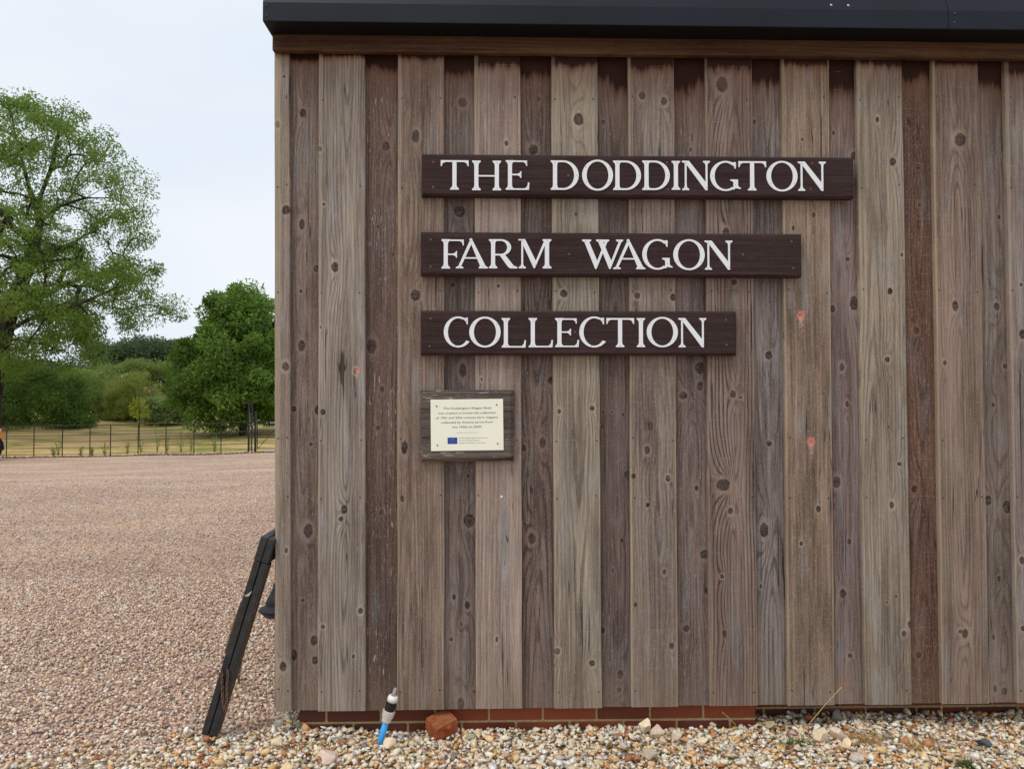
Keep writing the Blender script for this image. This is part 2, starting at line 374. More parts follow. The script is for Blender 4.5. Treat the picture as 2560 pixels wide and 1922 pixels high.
# (kind, top-left px, top-right px, bottom-left px, bottom-right px, bottom row px, colours light/dark, options, knots)
TOPV = 118.0
B = [
 ('o', 685.4, 722.5, 688.1, 727.0, 1778, (150,136,124), (118,104,95), dict(stain=0.004, spacing=.008, contrast=.35, x0=.2, flecks=.2),
   [(710,192,3),(694,312,6),(715,525,9),(714,916,8),(716,1375,5),(708,1665,9)]),
 ('i', 722.5, 796.8, 727.0, 794.1, 1775, (116,102,95), (84,71,66), dict(stain=.012, contrast=.35, flecks=.5, d0=.01, dvar=.06),
   [(758,284,7),(755,561,8),(791,672,6),(752,728,4),(754,864,9),(735,1022,6),(793,1025,7),(777,1110,4),(774,1191,3),(770,1326,10),(757,1500,4),(785,1600,10),(735,1636,8),(788,1650,7)]),
 ('o', 796.8, 912.0, 794.1, 913.1, 1777, (152,142,132), (116,106,99), dict(stain=.008, contrast=.5, flecks=.25, d0=.0, dvar=.055, x0=.01),
   [(800,373,6),(810,511,4),(837,668,9),(802,818,3),(889,927,5),(807,1030,5),(861,1273,6),(852,1297,5),(901,1526,6),(807,1566,5),(884,1640,3)]),
 ('i', 912.0, 994.4, 913.1, 992.9, 1775, (104,86,78), (74,60,55), dict(stain=.035, contrast=.4, flecks=.95, d0=.02, dvar=.04, x0=.03),
   [(965,366,9),(945,567,4),(982,636,3),(929,865,11),(955,973,6),(945,1070,4),(954,1280,6)]),
 ('o', 994.4, 1110.0, 992.9, 1110.6, 1774, (142,124,112), (104,88,78), dict(stain=.012, contrast=.45, flecks=.25, x0=-.06, d0=.02, dvar=.02),
   [(1039,341,10),(1039,739,10),(1041,936,3),(1011,1118,9),(1006,1247,4)]),
 ('i', 1110.0, 1185.3, 1110.6, 1190.0, 1772, (116,103,98), (82,71,67), dict(stain=.05, contrast=.4, flecks=.25, d0=.015, dvar=.05),
   [(1160,165,4),(1157,257,11),(1149,529,11),(1132,712,4),(1157,926,10),(1171,1189,4),(1173,1301,11),(1135,1492,5),(1168,1512,6),(1153,1560,4),(1128,1597,4),(1185,1728,4),(1152,1759,9)]),
 ('o', 1185.3, 1300.8, 1190.0, 1305.6, 1771, (156,140,130), (120,104,96), dict(stain=.03, contrast=.28, flecks=.2, speck=1.0, x0=.03, d0=.05, dvar=.02),
   [(1266,359,5),(1246,715,4),(1204,948,3),(1271,1350,3),(1225,1470,3),(1242,1598,4)]),
 ('i', 1300.8, 1378.4, 1305.6, 1387.0, 1769, (110,94,87), (78,65,61), dict(stain=.05, contrast=.6, flecks=.2, d0=.0, dvar=.08, spacing=.014),
   [(1347,247,4),(1333,375,9),(1376,950,7),(1356,1107,9),(1310,1120,5),(1380,1175,3),(1330,1345,10),(1335,1462,3)]),
 ('o', 1378.4, 1493.2, 1387.0, 1504.8, 1770, (154,143,127), (116,107,97), dict(stain=.03, contrast=.5, flecks=.2, x0=.0, d0=.06, dvar=.035),
   [(1446,299,10),(1440,536,3),(1409,734,9),(1398,1028,4),(1480,1020,5),(1429,1324,3),(1393,1627,7),(1480,1657,7)]),
 ('i', 1493.2, 1570.2, 1504.8, 1579.2, 1766, (106,92,87), (76,64,61), dict(stain=.075, contrast=.45, flecks=.3, d0=.02, dvar=.05),
   [(1508,306,5),(1509,1029,3),(1529,1029,3),(1547,1026,3),(1558,1036,3),(1509,1066,4),(1569,1187,8),(1555,1350,4),(1532,1426,4),(1506,1575,5),(1551,1684,8),(1548,1724,5)]),
 ('o', 1570.2, 1684.4, 1579.2, 1695.6, 1767, (144,130,118), (106,93,88), dict(stain=.035, contrast=.38, flecks=.2, x0=.02, d0=.04, dvar=.04),
   [(1605,240,8),(1660,254,8),(1593,739,6),(1684,744,7),(1674,963,3),(1626,1065,7),(1618,1125,6),(1583,1190,5),(1670,1195,7),(1620,1262,5),(1661,1429,6),(1589,1511,4),(1679,1614,6)]),
 ('i', 1684.4, 1763.7, 1695.6, 1774.8, 1763, (116,102,97), (80,68,66), dict(stain=.08, contrast=.35, flecks=.45, d0=.02, dvar=.06),
   [(1722,236,4),(1726,375,4),(1749,920,9),(1750,964,8),(1708,988,9),(1741,1220,5),(1763,1385,10),(1770,1477,7),(1715,1570,7)]),
 ('o', 1763.7, 1878.9, 1774.8, 1894.4, 1764, (136,118,110), (100,84,77), dict(stain=.03, contrast=.75, flecks=.15, x0=.01, d0=.0, dvar=.07, spacing=.013),
   [(1805,212,12),(1815,580,7),(1835,706,6),(1851,993,4),(1832,985,7),(1809,1212,13),(1826,1277,7),(1805,1440,5),(1847,1474,3),(1811,1584,5)]),
 ('i', 1878.9, 1954.1, 1894.4, 1970.3, 1761, (124,114,110), (84,76,74), dict(stain=.06, contrast=.5, flecks=.15, d0=.0, dvar=.06, spacing=.016),
   [(1886,305,4),(1888,519,3),(1922,888,9),(1923,1109,6),(1910,1325,12),(1902,1465,4)]),
 ('o', 1954.1, 2071.9, 1970.3, 2087.2, 1763, (146,128,112), (98,82,71), dict(stain=.02, contrast=.22, flecks=.15, speck=.9, x0=.05, d0=.05, dvar=.02, patch=.9),
   [(2006,349,4),(1983,570,4),(2034,538,5),(1992,725,3),(2046,1272,5),(2003,1358,5)]),
 ('i', 2071.9, 2140.4, 2087.2, 2163.8, 1759, (126,110,106), (90,77,75), dict(stain=.085, contrast=.45, flecks=.25, d0=.01, dvar=.07),
   [(2084,333,5),(2135,390,8),(2119,648,4),(2135,758,10),(2082,772,7),(2105,917,6),(2118,1010,5),(2092,1205,10),(2123,1353,5),(2107,1483,9),(2138,1409,3),(2125,1638,5)]),
 ('o', 2140.4, 2255.0, 2163.8, 2280.0, 1761, (148,136,121), (106,96,86), dict(stain=.02, contrast=.4, flecks=.2, x0=-.05, d0=.03, dvar=.03),
   [(2193,300,5),(2232,405,7),(2248,327,3),(2207,580,3),(2254,637,4),(2225,728,6),(2219,899,7),(2221,1067,3),(2248,1159,4),(2229,1262,5),(2240,1490,3),(2217,1505,3),(2260,1583,6),(2275,1560,6),(2241,1672,3)]),
 ('i', 2255.0, 2329.4, 2280.0, 2356.3, 1757, (106,80,68), (76,56,48), dict(stain=.05, contrast=.55, flecks=.35, d0=.0, dvar=.07, spacing=.011),
   [(2294,418,6),(2331,425,6),(2299,512,4),(2291,826,6),(2280,1003,4),(2286,1222,6),(2342,1215,5),(2297,1636,7),(2348,1620,6)]),
 ('o', 2329.4, 2445.1, 2356.3, 2473.4, 1759, (140,122,110), (104,88,79), dict(stain=.015, contrast=.4, flecks=.25, x0=.0, d0=.0, dvar=.05),
   [(2400,350,12),(2388,765,9),(2362,907,4),(2446,1107,3),(2401,1578,5),(2413,1583,9)]),
 ('i', 2445.1, 2511.6, 2473.4, 2543.6, 1755, (118,106,99), (86,76,71), dict(stain=.06, contrast=.35, flecks=.15, d0=.02, dvar=.05),
   [(2511,392,6),(2497,543,4),(2491,766,9),(2514,915,6),(2483,1012,4),(2470,1250,8),(2518,1267,9),(2497,1446,5),(2484,1592,4),(2488,1721,6),(2511,1727,8)]),
 ('o', 2511.6, 2627.0, 2543.6, 2661.0, 1757, (140,128,122), (104,94,90), dict(stain=.04, contrast=.4, flecks=.2, x0=.1, d0=.02),
   [(2553,712,4),(2556,835,8),(2555,1400,6),(2558,1570,6)]),
 ('i', 2627.0, 2701.0, 2661.0, 2738.0, 1753, (114,100,94), (84,72,68), dict(stain=.05), [(2660,500,7),(2690,1100,6)]),
 ('o', 2701.0, 2816.0, 2738.0, 2856.0, 1755, (142,128,116), (106,94,86), dict(stain=.02), [(2760,620,8),(2790,1300,7)]),
 ('i', 2816.0, 2890.0, 2856.0, 2932.0, 1751, (108,94,88), (80,68,64), dict(stain=.05), [(2850,800,8)]),
 ('o', 2890.0, 3005.0, 2932.0, 3050.0, 1753, (146,132,120), (110,98,90), dict(stain=.02), [(2950,900,8)]),
 ('i', 3005.0, 3080.0, 3050.0, 3126.0, 1751, (112,98,92), (84,72,68), dict(stain=.05), [(3040,400,8)]),
 ('o', 3080.0, 3195.0, 3126.0, 3244.0, 1753, (140,126,116), (104,92,86), dict(stain=.02), [(3150,1000,8)]),
]
nail_m = plain('nail heads', (0.02, 0.02, 0.022), 0.5, 0.4)
bmn = bmesh.new(); lathe_into(bmn, [(0.0032, 0.0), (0.0032, 0.0006), (0.0018, 0.0011)], 8, Matrix.Rotation(radians(90), 4, 'X'))
nail_me = bpy.data.meshes.new('nail'); bmn.to_mesh(nail_me); bmn.free(); nail_me.materials.append(nail_m)
KG = 1.30
def plank_mesh(bx0, bx1, tx0, tx1, h, th, seed):
    """sawn board: slightly wandering edges, eased arrises; front face at y=0"""
    r = random.Random(seed); nseg = 9; rows = []
    for i in range(nseg + 1):
        t = i / nseg; z = h * t
        a = bx0 + (tx0 - bx0) * t + r.uniform(-.0012, .0012); b_ = bx1 + (tx1 - bx1) * t + r.uniform(-.0012, .0012)
        e = 0.0022; yb = r.uniform(-.0010, .0010)
        if i == 0: z += 0.0
        rows.append([(a + e, yb, z), (b_ - e, yb, z), (b_, e + yb, z), (b_, th, z), (a, th, z), (a, e + yb, z)])
    V = [p for row in rows for p in row]; n = 6; F = []
    for i in range(nseg):
        for k in range(n):
            F.append((i * n + k, i * n + (k + 1) % n, (i + 1) * n + (k + 1) % n, (i + 1) * n + k))
    F.append(tuple(range(n))[::-1]); F.append(tuple(nseg * n + k for k in range(n)))
    return V, F
ZTOP = 0
for bi, (kind, tl, tr, bl, br, bv, cl, cd, opt, kn) in enumerate(B):
    Y = YW if kind == 'o' else YI
    T0, T1 = at(tl, 128 + (tl - 690) * .0125, Y), at(tr, 128 + (tr - 690) * .0125, Y)
    B0, B1 = at(bl, bv, Y), at(br, bv, Y)
    zt = at(690, 128, YW).z + 0.03; z0 = B0.z; h = zt - z0
    ov = 0.0 if kind == 'o' else 0.026
    cx = (B0.x + B1.x) / 2
    light, dark = [tuple(v * f for v, f in zip(lin(*q, KG), (1.0, 1.0, .97))) for q in (cl, cd)]
    kk = (1.02 if bi in (2, 6, 8, 16) else .95) if kind == 'o' else 1.12; tt = (1.0, .985, .985); light = tuple(v * kk * t for v, t in zip(light, tt)); dark = tuple(v * kk * .88 * t for v, t in zip(dark, tt))
    kl = []
    for (ku, kv, kr) in kn:
        if kr <= 3 and (int(ku) + int(kv)) % 2: continue
        p = at(ku, kv, Y); kl.append((p.x - cx, p.z - z0, max(kr, 2.6) * PXM * .98))
    mk = []
    if bi == 2: p = at(893, 925, Y); mk = [(p.x - cx, p.z - z0, 7.5 * PXM)]
    if bi == 14:
        for (ku, kv) in ((2002, 788), (2028, 1105)): p = at(ku, kv, Y); mk.append((p.x - cx, p.z - z0, 11.5 * PXM))
    o_ = dict(opt); o_['hw'] = (B1.x - B0.x) / 2
    if kind == 'o': o_['edge'] = random.Random(bi + 5).uniform(.12, .4)
    if bi in (6, 8, 10, 12, 15, 17, 18): o_['saw'] = .22
    o_['stain'] = o_.get('stain', 0) * 1.3
    m = wood('weathered board %02d' % bi, bi + 1, light, dark, kl, h=h - 0.03, marks=mk, **o_)
    # top edges extrapolated to the board's hidden top
    V, F = plank_mesh(B0.x - cx - ov, B1.x - cx + ov, T0.x - cx - ov, T1.x - cx + ov, h, 0.021, bi)
    ob = mesh_obj('plank', V, F, m, loc=(cx, Y, z0)); shed_child(ob)
    if kind == 'o' and bi < 21:
        rn = random.Random(bi * 13 + 1)
        for nv in (246, 466, 728, 1098, 1242, 1726):
            for side in (0, 1):
                if rn.random() < 0.2: continue
                t = (nv - 128) / (bv - 128)
                xl = (tl + (bl - tl) * t); xr = (tr + (br - tr) * t)
                un = xl + (xr - xl) * (rn.uniform(.06, .1) if side == 0 else rn.uniform(.88, .93))
                if bi == 0: un = xl + (xr - xl) * (.22 if side == 0 else .82)
                p = at(un, nv + rn.uniform(-5, 5), Y)
                no = bpy.data.objects.new('nail', nail_me); no.location = (p.x - cx, -0.0008, p.z - z0); link(no, ob)
    if bi == 6:
        p = at(1254, 1241, Y); bm = bmesh.new()
        lathe_into(bm, [(.0055, 0), (.0055, .0012), (.0022, .0018)], 12, Matrix.Rotation(radians(90), 4, 'X'))
        bm_obj('washer', bm, plain('white washer', (.7, .7, .7), .4), ob, loc=(p.x - cx, -.001, p.z - z0))
XL = at(687, 900, YW).x; XR = at(3195, 900, YW).x
ztb = at(690, 127, 3.02).z                              # underside of the timber beam
zbt = at(690, 85, 3.02).z                               # its top / soffit level
beam_m = wood('larch beam', 40, lin(92, 66, 44, 1.15), lin(66, 42, 29, 1.1), [(.05, 2.3, .008)], spacing=.014, contrast=.3, flecks=.05, axis='x', cracks=.3, speck=.2)
bl_ = at(681, 110, 3.02).x
ob = box_obj('beam', bl_, XR, 3.018, 3.0485, ztb, zbt - .001, beam_m, bevel=.003); shed_child(ob)
# eaves: soffit, fascia and sloping verge of black coated steel, with a lap joint
g = G('black coated steel'); n = g.noise(g.vmul(g.tc.outputs['Object'], (3, 3, 3)), 1.0, 3.0); n5 = g.noise(g.vmul(g.tc.outputs['Object'], (2, 30, 60)), 1.0, 3.0)
sc_ = g.noise(g.tc.outputs['Object'], 60.0, 2.0).ss(0.72, 0.78)
cst = g.mix(n.ss(.3, .7), (.0075, .0100, .0165), (.0105, .0140, .0220)); cst = g.mix(sc_ * .3, cst, (.08, .08, .085))
steel_m = g.out(cst, .48, .22)
g = G('soffit steel'); soff_m = g.out((.007, .007, .007), .6, .2)
YF = 2.917; zf = at(1280, 56.5, YF).z; zf = zbt         # fascia foot level with the soffit
zft = at(657, 6, YF).z
XFL = at(657, 30, YF).x
def profile_obj(name, prof, x0, x1, mat, parent_fn=shed_child):
    V = [(0, p[0], p[1]) for p in prof] + [(x1 - x0, p[0], p[1]) for p in prof]; n = len(prof)
    F = [(k, (k + 1) % n, n + (k + 1) % n, n + k) for k in range(n)] + [tuple(range(n))[::-1], tuple(range(n, 2 * n))]
    o = mesh_obj(name, V, F, mat, loc=(x0, 0, 0)); return parent_fn(o)
XJ = at(2370, 30, YF).x
for k, (xa, xb) in enumerate(((XFL, XJ), (XJ + .0012, XR))):
    d = 0.0 if k == 0 else 0.0012
    fo = profile_obj('fascia', [(YF - d, zf + .001), (YF - d, zft), (YF + .075, zft + .30), (YF + .085, zft + .30), (YF + .010, zft + .004), (YF + .010, zf + .001)], xa, xb, steel_m)
    fo.data.materials.append(steel_m)
    sf = profile_obj('soffit', [(YF + .0005, zf - .001 - d), (YF + .0005, zf), (3.09, zf), (3.09, zf - .001 - d)], xa, xb, soff_m)
    if k == 0: fascia0 = fo
    else: fascia1 = fo
scr_m = plain('galvanised screw', (.45, .45, .44), .35, .5, .6)
def screw_into(parent, u, v, Y, r, mat, name='screw', tilt=0):
    p = at(u, v, Y); bm = bmesh.new()
    lathe_into(bm, [(r, 0), (r, r * .35), (r * .5, r * .75)], 8, Matrix.Rotation(radians(90), 4, 'X'))
    o = bm_obj(name, bm, mat); o.parent = parent
    o.matrix_parent_inverse = Matrix.Translation(-(Vector(parent.location)))
    o.location = (p.x, Y, p.z); return o
dks = plain('dark screw', (.05, .05, .055), .4, .4)
for (u, v) in ((665, 14), (666, 39)): screw_into(fascia0, u, v, YF, .0042, dks)
for (u, v) in ((2387, 34), (2386, 57)): screw_into(fascia1, u, v, YF - .0012, .0042, dks)
for (u, v) in ((2077.7, 14), (2120.5, 15)):
    screw_into(fascia0, u, v, YF + .006, .005, scr_m)
# roof sheet, side and back walls, added unseen inner lining
roof_m = steel_m
V = [(XFL, YF + .075, zft + .30), (XR, YF + .075, zft + .30), (XR, 9.0, zft + .9), (XFL, 9.0, zft + .9)]
ro = mesh_obj('roof', V + [(a_, b_, c_ - .04) for (a_, b_, c_) in V], [(0, 1, 2, 3), (7, 6, 5, 4), (0, 4, 5, 1), (1, 5, 6, 2), (2, 6, 7, 3), (3, 7, 4, 0)], roof_m); shed_child(ro)
block_m = plain('light block black', (.02, .02, .02), .9)
bm = bmesh.new(); box_into(bm, XL + .05, XR, YI + .024, YI + .032, .10, zf + .02); box_into(bm, XL + .042, XL + .05, YI + .032, 8.9, .10, zf + .3)  # unseen liner walls, added to block light inside the shed
box_into(bm, XL + .05, XR, 8.9, 8.91, .1, zf + .5); box_into(bm, XR, XR + .01, YI + .03, 8.9, .1, zf + .3)
shed_child(bm_obj('light_block', bm, block_m))
sidem = [wood('side board %d' % i, 60 + i, lin(142, 128, 118, KG), lin(104, 92, 86, KG), [(.02, .7 + i * .4, .013), (-.03, 1.9 - i * .3, .012)], contrast=.4, stain=.02, h=2.8) for i in range(3)]
zb = at(760, 1776, YW).z
yy = YI + .004; i = 0
while yy < 8.7:
    outer = (i % 2 == 0); wd = .19 if outer else .128 + .05
    xw = XL - .001 if outer else XL + .0215
    ya = yy if outer else yy - .026
    V, F = plank_mesh(-wd / 2, wd / 2, -wd / 2, wd / 2, 3.06 + .1 * (yy - 3), .021, 900 + i)
    o = mesh_obj('plank', V, F, sidem[i % 3], loc=(xw, ya + wd / 2, zb), rot=(0, 0, radians(-90))); shed_child(o)
    yy += .19 if outer else .128; i += 1
V = [(XL, 3.0, 2.7), (XL, 9, 2.7), (XL, 9, zft + .9), (XL, 3.0, zft + .32)]
# brick plinth -------------------------------------------------------
g = G('brick face'); oi = g.nt.nodes.new('ShaderNodeObjectInfo'); rv = X(g, oi.outputs['Random'])
bn = g.noise(g.tc.outputs['Object'], 14.0, 4.0, .6); bn2 = g.noise(g.tc.outputs['Object'], 120.0, 3.0, .7)
bc = g.ramp(rv * .75 + bn * .25, [(.15, lin(112, 62, 46, 1.05)), (.45, lin(146, 78, 54, 1.1)), (.62, lin(120, 60, 46, 1.05)), (.8, lin(96, 60, 50, 1.0))])
bc = g.mix(bn.ss(.55, .8) * .6, bc, lin(84, 58, 50, 1.1)); bc = g.mix(bn2.ss(.6, .75) * .3, bc, lin(170, 110, 84, 1.1))
g.bump(bn2, .5, .002); brick_m = g.out(bc, .9, .15)
g = G('blue brick'); n = g.noise(g.tc.outputs['Object'], 30.0, 3.0); bluebrick_m = g.out(g.mix(n, (.05, .055, .06), (.09, .09, .095)), .8, .2)
g = G('lime mortar'); n = g.noise(g.tc.outputs['Object'], 90.0, 4.0, .7)
g.bump(n, .6, .003); mortar_m = g.out(g.mix(n.ss(.3, .7), lin(146, 122, 88, 1.3), lin(172, 150, 112, 1.3)), .95, .1)
def plinth(x0, x1, Y, zjoint, first_joint, label=None, back=.1, returns=True):
    """mortar body with a brick object per brick; zjoint = top of the joint under the first visible course"""
    pl = box_obj('plinth', x0 + .003, x1 - .003, Y + .004, Y + back, -.12, zb + .10, mortar_m); shed_child(pl)
    courses = [(zjoint, 0.0), (zjoint - .075, .1125), (zjoint + .075, .1125)]
    bmb = bmesh.new(); box_into(bmb, -.1075, .1075, 0, .06, 0, .065); bmesh.ops.bevel(bmb, geom=bmb.edges[:], offset=.003, segments=1, affect='EDGES')
    me = bpy.data.meshes.new('brick'); bmb.to_mesh(me); bmb.free(); me.materials.append(brick_m)
    for (z0, o_) in courses:
        j = first_joint + o_ - .225 * 60
        while j < x1:
            a, b_ = max(j + .005, x0), min(j + .220, x1)
            if b_ - a > .03:
                if b_ - a > .214: m_ = me
                else:
                    bmb = bmesh.new(); L = (b_ - a) / 2; box_into(bmb, -L, L, 0, .06, 0, .065)
                    bmesh.ops.bevel(bmb, geom=bmb.edges[:], offset=.003, segments=1, affect='EDGES')
                    m_ = bpy.data.meshes.new('brick'); bmb.to_mesh(m_); bmb.free(); m_.materials.append(brick_m)
                bo = bpy.data.objects.new('brick', m_); link(bo, pl)
                bo.location = ((a + b_) / 2 - pl.location.x, Y - pl.location.y + random.uniform(-.001, .001), z0 - pl.location.z)
            j += .225
    return pl
YB = 3.118
zj = at(1500, 1797, YB).z
xa, xb = at(748, 1795, YB).x, at(1891, 1795, YB).x
plinth(xa, xb, YB, zj, at(1491.5, 1780, YB).x)
YB2 = 3.225
plinth(xb + .001, XR, YB2, at(2200, 1766, YB2).z - .075 + .004, at(2420, 1790, YB2).x, back=.08)

# ================================================================== lettering
def ell(cx, cy, rx, ry, a0, a1, n=28):
    return [(cx + rx * cos(radians(a0 + (a1 - a0) * i / n)), cy + ry * sin(radians(a0 + (a1 - a0) * i / n))) for i in range(n + 1)]
SW, TN = 0.142, 0.050                                  # thick and thin stroke, in cap heights
def stem(x, top=True, bot=True, wd=SW, o=.075, y0=0.0, y1=1.0):
    s = .045; p = []
    p += [(x - o, y0), (x + wd + o, y0), (x + wd + o, y0 + s), (x + wd + .02, y0 + .085), (x + wd, y0 + .16)] if bot else [(x, y0), (x + wd, y0)]
    p += [(x + wd, y1 - .16), (x + wd + .02, y1 - .085), (x + wd + o, y1 - s), (x + wd + o, y1), (x - o, y1), (x - o, y1 - s), (x - .02, y1 - .085), (x, y1 - .16)] if top else [(x + wd, y1), (x, y1)]
    if bot: p += [(x, y0 + .16), (x - .02, y0 + .085), (x - o, y0 + s)]
    return ('p', p)
def arm(x, y, L, up=0, h=.16, th=TN):                  # horizontal arm ending in a wedge; up=1 wedge above, -1 below, 0 both
    p = [(x, y), (x + L - .09, y), ]
    if up <= 0 and up != 1: lo = y - (h if up == -1 else h * .55)
    else: lo = y
    hi = y + th + ((h if up == 1 else h * .55) if up >= 0 else 0)
    p = [(x, y), (x + L - .13, y)]
    if lo < y: p += [(x + L - .05, y - (y - lo) * .45), (x + L - .035, lo), (x + L, lo)]
    else: p += [(x + L, y)]
    if hi > y + th: p += [(x + L + (.02 if up == 1 else 0), hi), (x + L - .035, hi), (x + L - .05, y + th + (hi - y - th) * .45), (x + L - .13, y + th)]
    else: p += [(x + L, y + th)]
    p += [(x, y + th)]
    return ('p', p)
def glyph(ch):
    """list of outlines; returned advance is the drawn width"""
    if ch == 'I': return [stem(.075)], .305
    if ch == 'H': return [stem(.075), stem(.775), ('p', [(.2, .46), (.8, .46), (.8, .46 + TN), (.2, .46 + TN)])], 1.005
    if ch == 'T':
        return [stem(.40, top=False), ('p', [(.0, .80), (.035, .80), (.075, .90), (.16, .94), (.80, .94), (.885, .90), (.92, .80), (.955, .80), (.955, 1.0), (.0, 1.0)])], .955
    if ch == 'L': return [stem(.075), arm(.2, 0, .63, 1, .2)], .85
    if ch == 'E': return [stem(.075), arm(.2, 0, .60, 1, .2), arm(.2, .94, .54, -1, .13), arm(.2, .49, .34, 0, .16)], .82
    if ch == 'F': return [stem(.075), arm(.2, .94, .56, -1, .15), arm(.2, .46, .33, 0, .16)], .76
    if ch == 'N': return [stem(.095, wd=.062, top=False, o=.085), ('p', [(0, 1), (.235, 1), (.865, .0 + .20), (.865, 0), (.80, 0), (.13, .905), (0, .955)]), stem(.803, wd=.062, bot=False, o=.085, y0=0)], .95
    if ch == 'M':
        return [stem(.10, wd=.062, top=False, o=.085), ('p', [(0, 1), (.225, 1), (.585, .25), (.515, 0), (.13, .86), (.10, .955), (0, .955)]),
                ('p', [(.515, 0), (.545, 0), (.93, .9), (.93, 1), (.88, 1), (.54, .17)]), stem(.88, wd=SW, o=.075)], 1.11
    if ch == 'A':
        return [('p', [(0, 0), (.25, 0), (.25, .04), (.175, .075), (.50, .80), (.545, 1.02), (.475, .99), (.085, .085), (0, .04)]),
                ('p', [(.44, 1.0), (.515, 1.04), (.985, .085), (1.06, .04), (1.06, 0), (.76, 0), (.76, .04), (.80, .085)]),
                ('p', [(.26, .33), (.74, .33), (.72, .33 + TN), (.28, .33 + TN)])], 1.06
    if ch == 'W':
        def thick(x): return ('p', [(x, 1), (x + .30, 1), (x + .30, .955), (x + .235, .915), (x + .52, .22), (x + .47, 0), (x + .43, 0), (x + .075, .915), (x, .955)])
        def thin(x): return ('p', [(x, 0), (x + .03, 0), (x + .39, .915), (x + .45, .955), (x + .45, 1), (x + .22, 1), (x + .22, .955), (x + .30, .915), (x + .02, .19)])
        return [thick(0), thin(.44), thick(.46), thin(.90)], 1.35
    if ch == 'O': return [('r', ell(.525, .5, .525, .525, 0, 360, 48), ell(.525, .5, .37, .465, 0, 360, 48))], 1.05
    if ch == 'D':
        o = [(.2, 1.0)] + ell(.42, .5, .53, .5, 90, -90, 30) + [(.2, 0)]; i_ = [(.2, .94)] + ell(.42, .5, .375, .44, 90, -90, 30) + [(.2, .06)]
        return [stem(.075), ('r', o, i_)], .95
    if ch == 'C':
        a0, a1 = 52, 322
        return [('r', ell(.52, .5, .52, .525, a0, a1, 40), [(.52 + (.37 + .13 * max(0, 1 - abs(t) * 9)) * cos(radians(a0 + (a1 - a0) * t)), .5 + .465 * sin(radians(a0 + (a1 - a0) * t))) if t > .0 else (.52 + .37 * cos(radians(a0)), .5 + .465 * sin(radians(a0))) for t in [i / 40 for i in range(41)]]),
                ('p', [(.79, .86), (.83, .76), (.865, .76), (.865, .985), (.83, .985), (.72, .965)])], .93
    if ch == 'G':
        a0, a1 = 52, 305
        return [('r', ell(.52, .5, .52, .525, a0, a1, 40), ell(.52, .5, .37, .465, a0, a1, 40)),
                ('p', [(.79, .86), (.83, .76), (.865, .76), (.865, .985), (.83, .985), (.72, .965)]),
                ('p', [(.80, .02), (.85, .075), (1.03, .045), (1.03, .085), (.96, .12), (.935, .18), (.935, .38), (.68, .38), (.68, .335), (.77, .30), (.78, .26), (.78, .10), (.70, .05)])], 1.03
    if ch == 'R':
        o = [(.2, 1.0)] + ell(.42, .72, .355, .28, 90, -90, 22) + [(.2, .44)]; i_ = [(.2, .94)] + ell(.42, .72, .215, .222, 90, -90, 22) + [(.2, .497)]
        return [stem(.075), ('r', o, i_), ('p', [(.36, .47), (.56, .47), (.86, .10), (.99, .045), (.99, 0), (.74, 0), (.66, .06)])], .99
def glyph_mesh(ch, wd, hgt, th):
    """letter plate: local x right, z up, front at y=-th; outlines stepped a hair apart so no faces coincide"""
    outl, adv = glyph(ch); sx = wd / adv; bm = bmesh.new()
    for k, (t, *a) in enumerate(outl):
        yf = -th - k * 0.00025
        if t == 'p':
            pts = a[0]; front = [bm.verts.new((p[0] * sx, yf, p[1] * hgt)) for p in pts]; back = [bm.verts.new((p[0] * sx, 0, p[1] * hgt)) for p in pts]
            f = bm.faces.new(front); f.normal_update(); n = len(pts)
            for i in range(n): bm.faces.new((front[(i + 1) % n], front[i], back[i], back[(i + 1) % n]))
            bmesh.ops.triangulate(bm, faces=[f])
        else:
            o, i_ = a
            V = [[bm.verts.new((p[0] * sx, y_, p[1] * hgt)) for p in L] for L in (o, i_) for y_ in (yf, 0)]
            of, ob_, inf, inb = V
            for j in range(len(o) - 1):
                bm.faces.new((of[j], of[j + 1], inf[j + 1], inf[j])); bm.faces.new((of[j + 1], of[j], ob_[j], ob_[j + 1]))
                bm.faces.new((inf[j], inf[j + 1], inb[j + 1], inb[j]))
            bm.faces.new((of[0], inf[0], inb[0], ob_[0])); bm.faces.new((of[-1], ob_[-1], inb[-1], inf[-1]))
    bmesh.ops.recalc_face_normals(bm, faces=bm.faces[:])
    return bm

